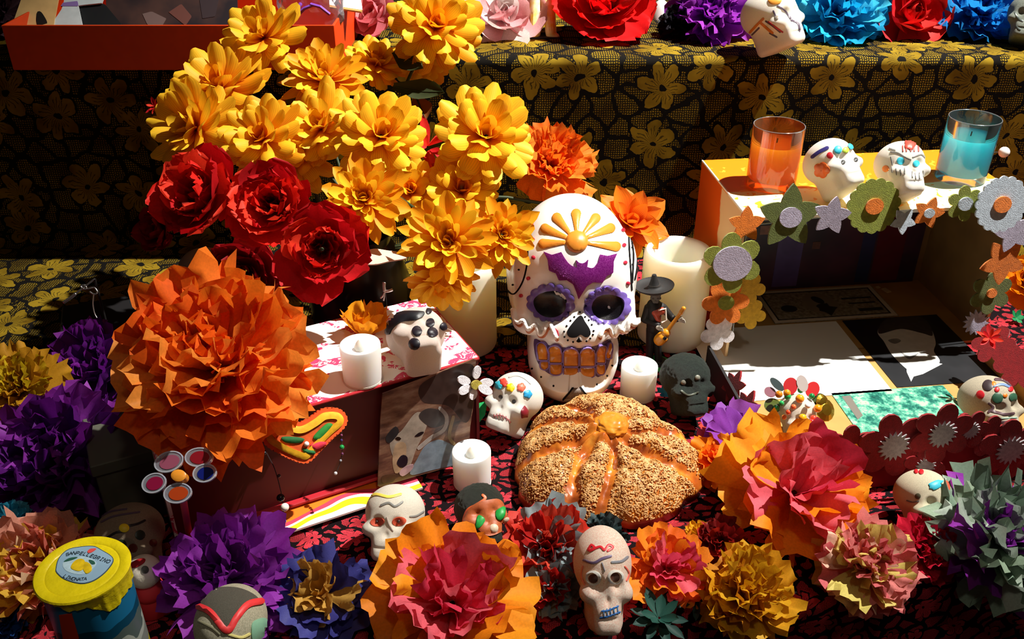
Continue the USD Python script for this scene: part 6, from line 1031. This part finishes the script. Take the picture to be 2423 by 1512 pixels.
for x, y, r in ((1953, 970, 28), (1946, 950, 18)):
    P = ondep(x, y, depth(K.M[:3, 3]) - .002); s = px2m(r, P); part(K.t, 'gold_shell', move(lathe([(0, s * .25), (s * .5, s * .2), (s * .95, 0), (s, -s * .06), (s * .5, s * .1), (0, s * .16)], 14), xform(P, frame(view_axis(.4, .2, 1)))), gold, smooth=False, world=True)

# ------------------------------------------------------------------ small wire pieces and things on the upper step
wire_m = mt('silver_wire', (.75, .75, .75), .25, metal=1.0)
def wires(name, label, cat, D, lines, foot):
    P0 = onz(*foot); t = thing(name, label, cat, xform(P0))
    for L, r in lines: part(t, 'wire', tube(catmull([ondep(x, y, D) for x, y in L], 5) if len(L) > 2 else [ondep(x, y, D) for x, y in L], r, 6), wire_m, smooth=True, world=True)
    a = ondep(*lines[0][0][-1], D); part(t, 'stake', tube([a, [a[0], a[1], 0]], .0014, 6), hb, smooth=True, world=True)
wires('wire_dragonfly', 'bent silver wire dragonfly in the dark at the left', 'wire figure', .98, [([(150, 716), (185, 690), (224, 660)], .0011), ([(150, 716), (168, 704), (180, 694)], .0018), ([(190, 676), (198, 684), (205, 682), (200, 674), (192, 676)], .0009), ([(206, 684), (222, 680), (231, 692), (222, 696), (212, 690)], .0009), ([(222, 694), (220, 720), (224, 742), (232, 756)], .0008)], (232, 800))
wires('wire_cross', 'small silver wire cross in the dark right of the lowest poppy', 'wire figure', .93, [([(910, 690), (908, 676), (909, 668)], .0020), ([(910, 690), (922, 688), (929, 685)], .0016), ([(910, 690), (906, 700), (900, 706)], .0012), ([(910, 690), (909, 700), (907, 712)], .0010)], (910, 800))
P = onz(1285, 93, SZ); t = thing('clown_figurine', 'yellow and white figurine legs on a black stand on the upper step', 'figurine', xform(P)); yl_ = mt('figurine_yellow', '#eecf3a', .35, vary=.2, vscale=90, col2='#f6f0c8')
D2 = depth(P); g2 = lambda x, y: ondep(x, y, D2)
part(t, 'body', body([(g2(1266, 80), .0075, g2(1268, 30), .0080), (g2(1304, 80), .0075, g2(1300, 30), .0080), (g2(1268, 30), .0085, g2(1272, -20), .009), (g2(1300, 30), .0085, g2(1294, -20), .009), (g2(1283, -20), .013, g2(1283, -70), .012), (g2(1266, 84), .0065, g2(1258, 88), .006), (g2(1304, 84), .0065, g2(1314, 88), .006)], .003), yl_, smooth=True, world=True)
part(t, 'stand', bx([P[0] - .022, P[1] - .006, SZ + .0003], [P[0] + .022, P[1] + .022, SZ + .004], .001), hb, world=True); part(t, 'tie', ball(g2(1272, -2), .005), ic('#e0483a'), smooth=True, world=True)
P = onz(1562, 44, SZ); t = thing('silver_bell', 'shiny white silver ornament between the red poppy and the purple pompom', 'ornament', xform(P)); part(t, 'bell', lathe([(0, 0), (.016, 0), (.0155, .004), (.013, .014), (.009, .022), (.004, .026), (0, .027)], 32), mt('shiny_white', '#e4dcdc', .15, .7, coat=.5), smooth=40); part(t, 'loop', tube([(0.003 * math.cos(a), 0, .029 + .003 * math.sin(a)) for a in np.linspace(0, 6.3, 14)], .0007, 5), wire_m, smooth=True)
tr = plane_tracer(ondep(905, 610, .895), view_axis(.1, .8, .8)); t = thing('paper_tag', 'pinkish paper tag curling beside the lowest poppy', 'paper tag', xform(ondep(905, 610, .895))); part(t, 'tag', drape(Polygon(catmull([(846, 608), (880, 590), (920, 594), (962, 600), (960, 612), (925, 618), (890, 626), (858, 624)], 5, True)), tr, .0006, 6), mt('tag_paper', '#d8b8a8', .6, vary=.15), smooth=False, world=True)
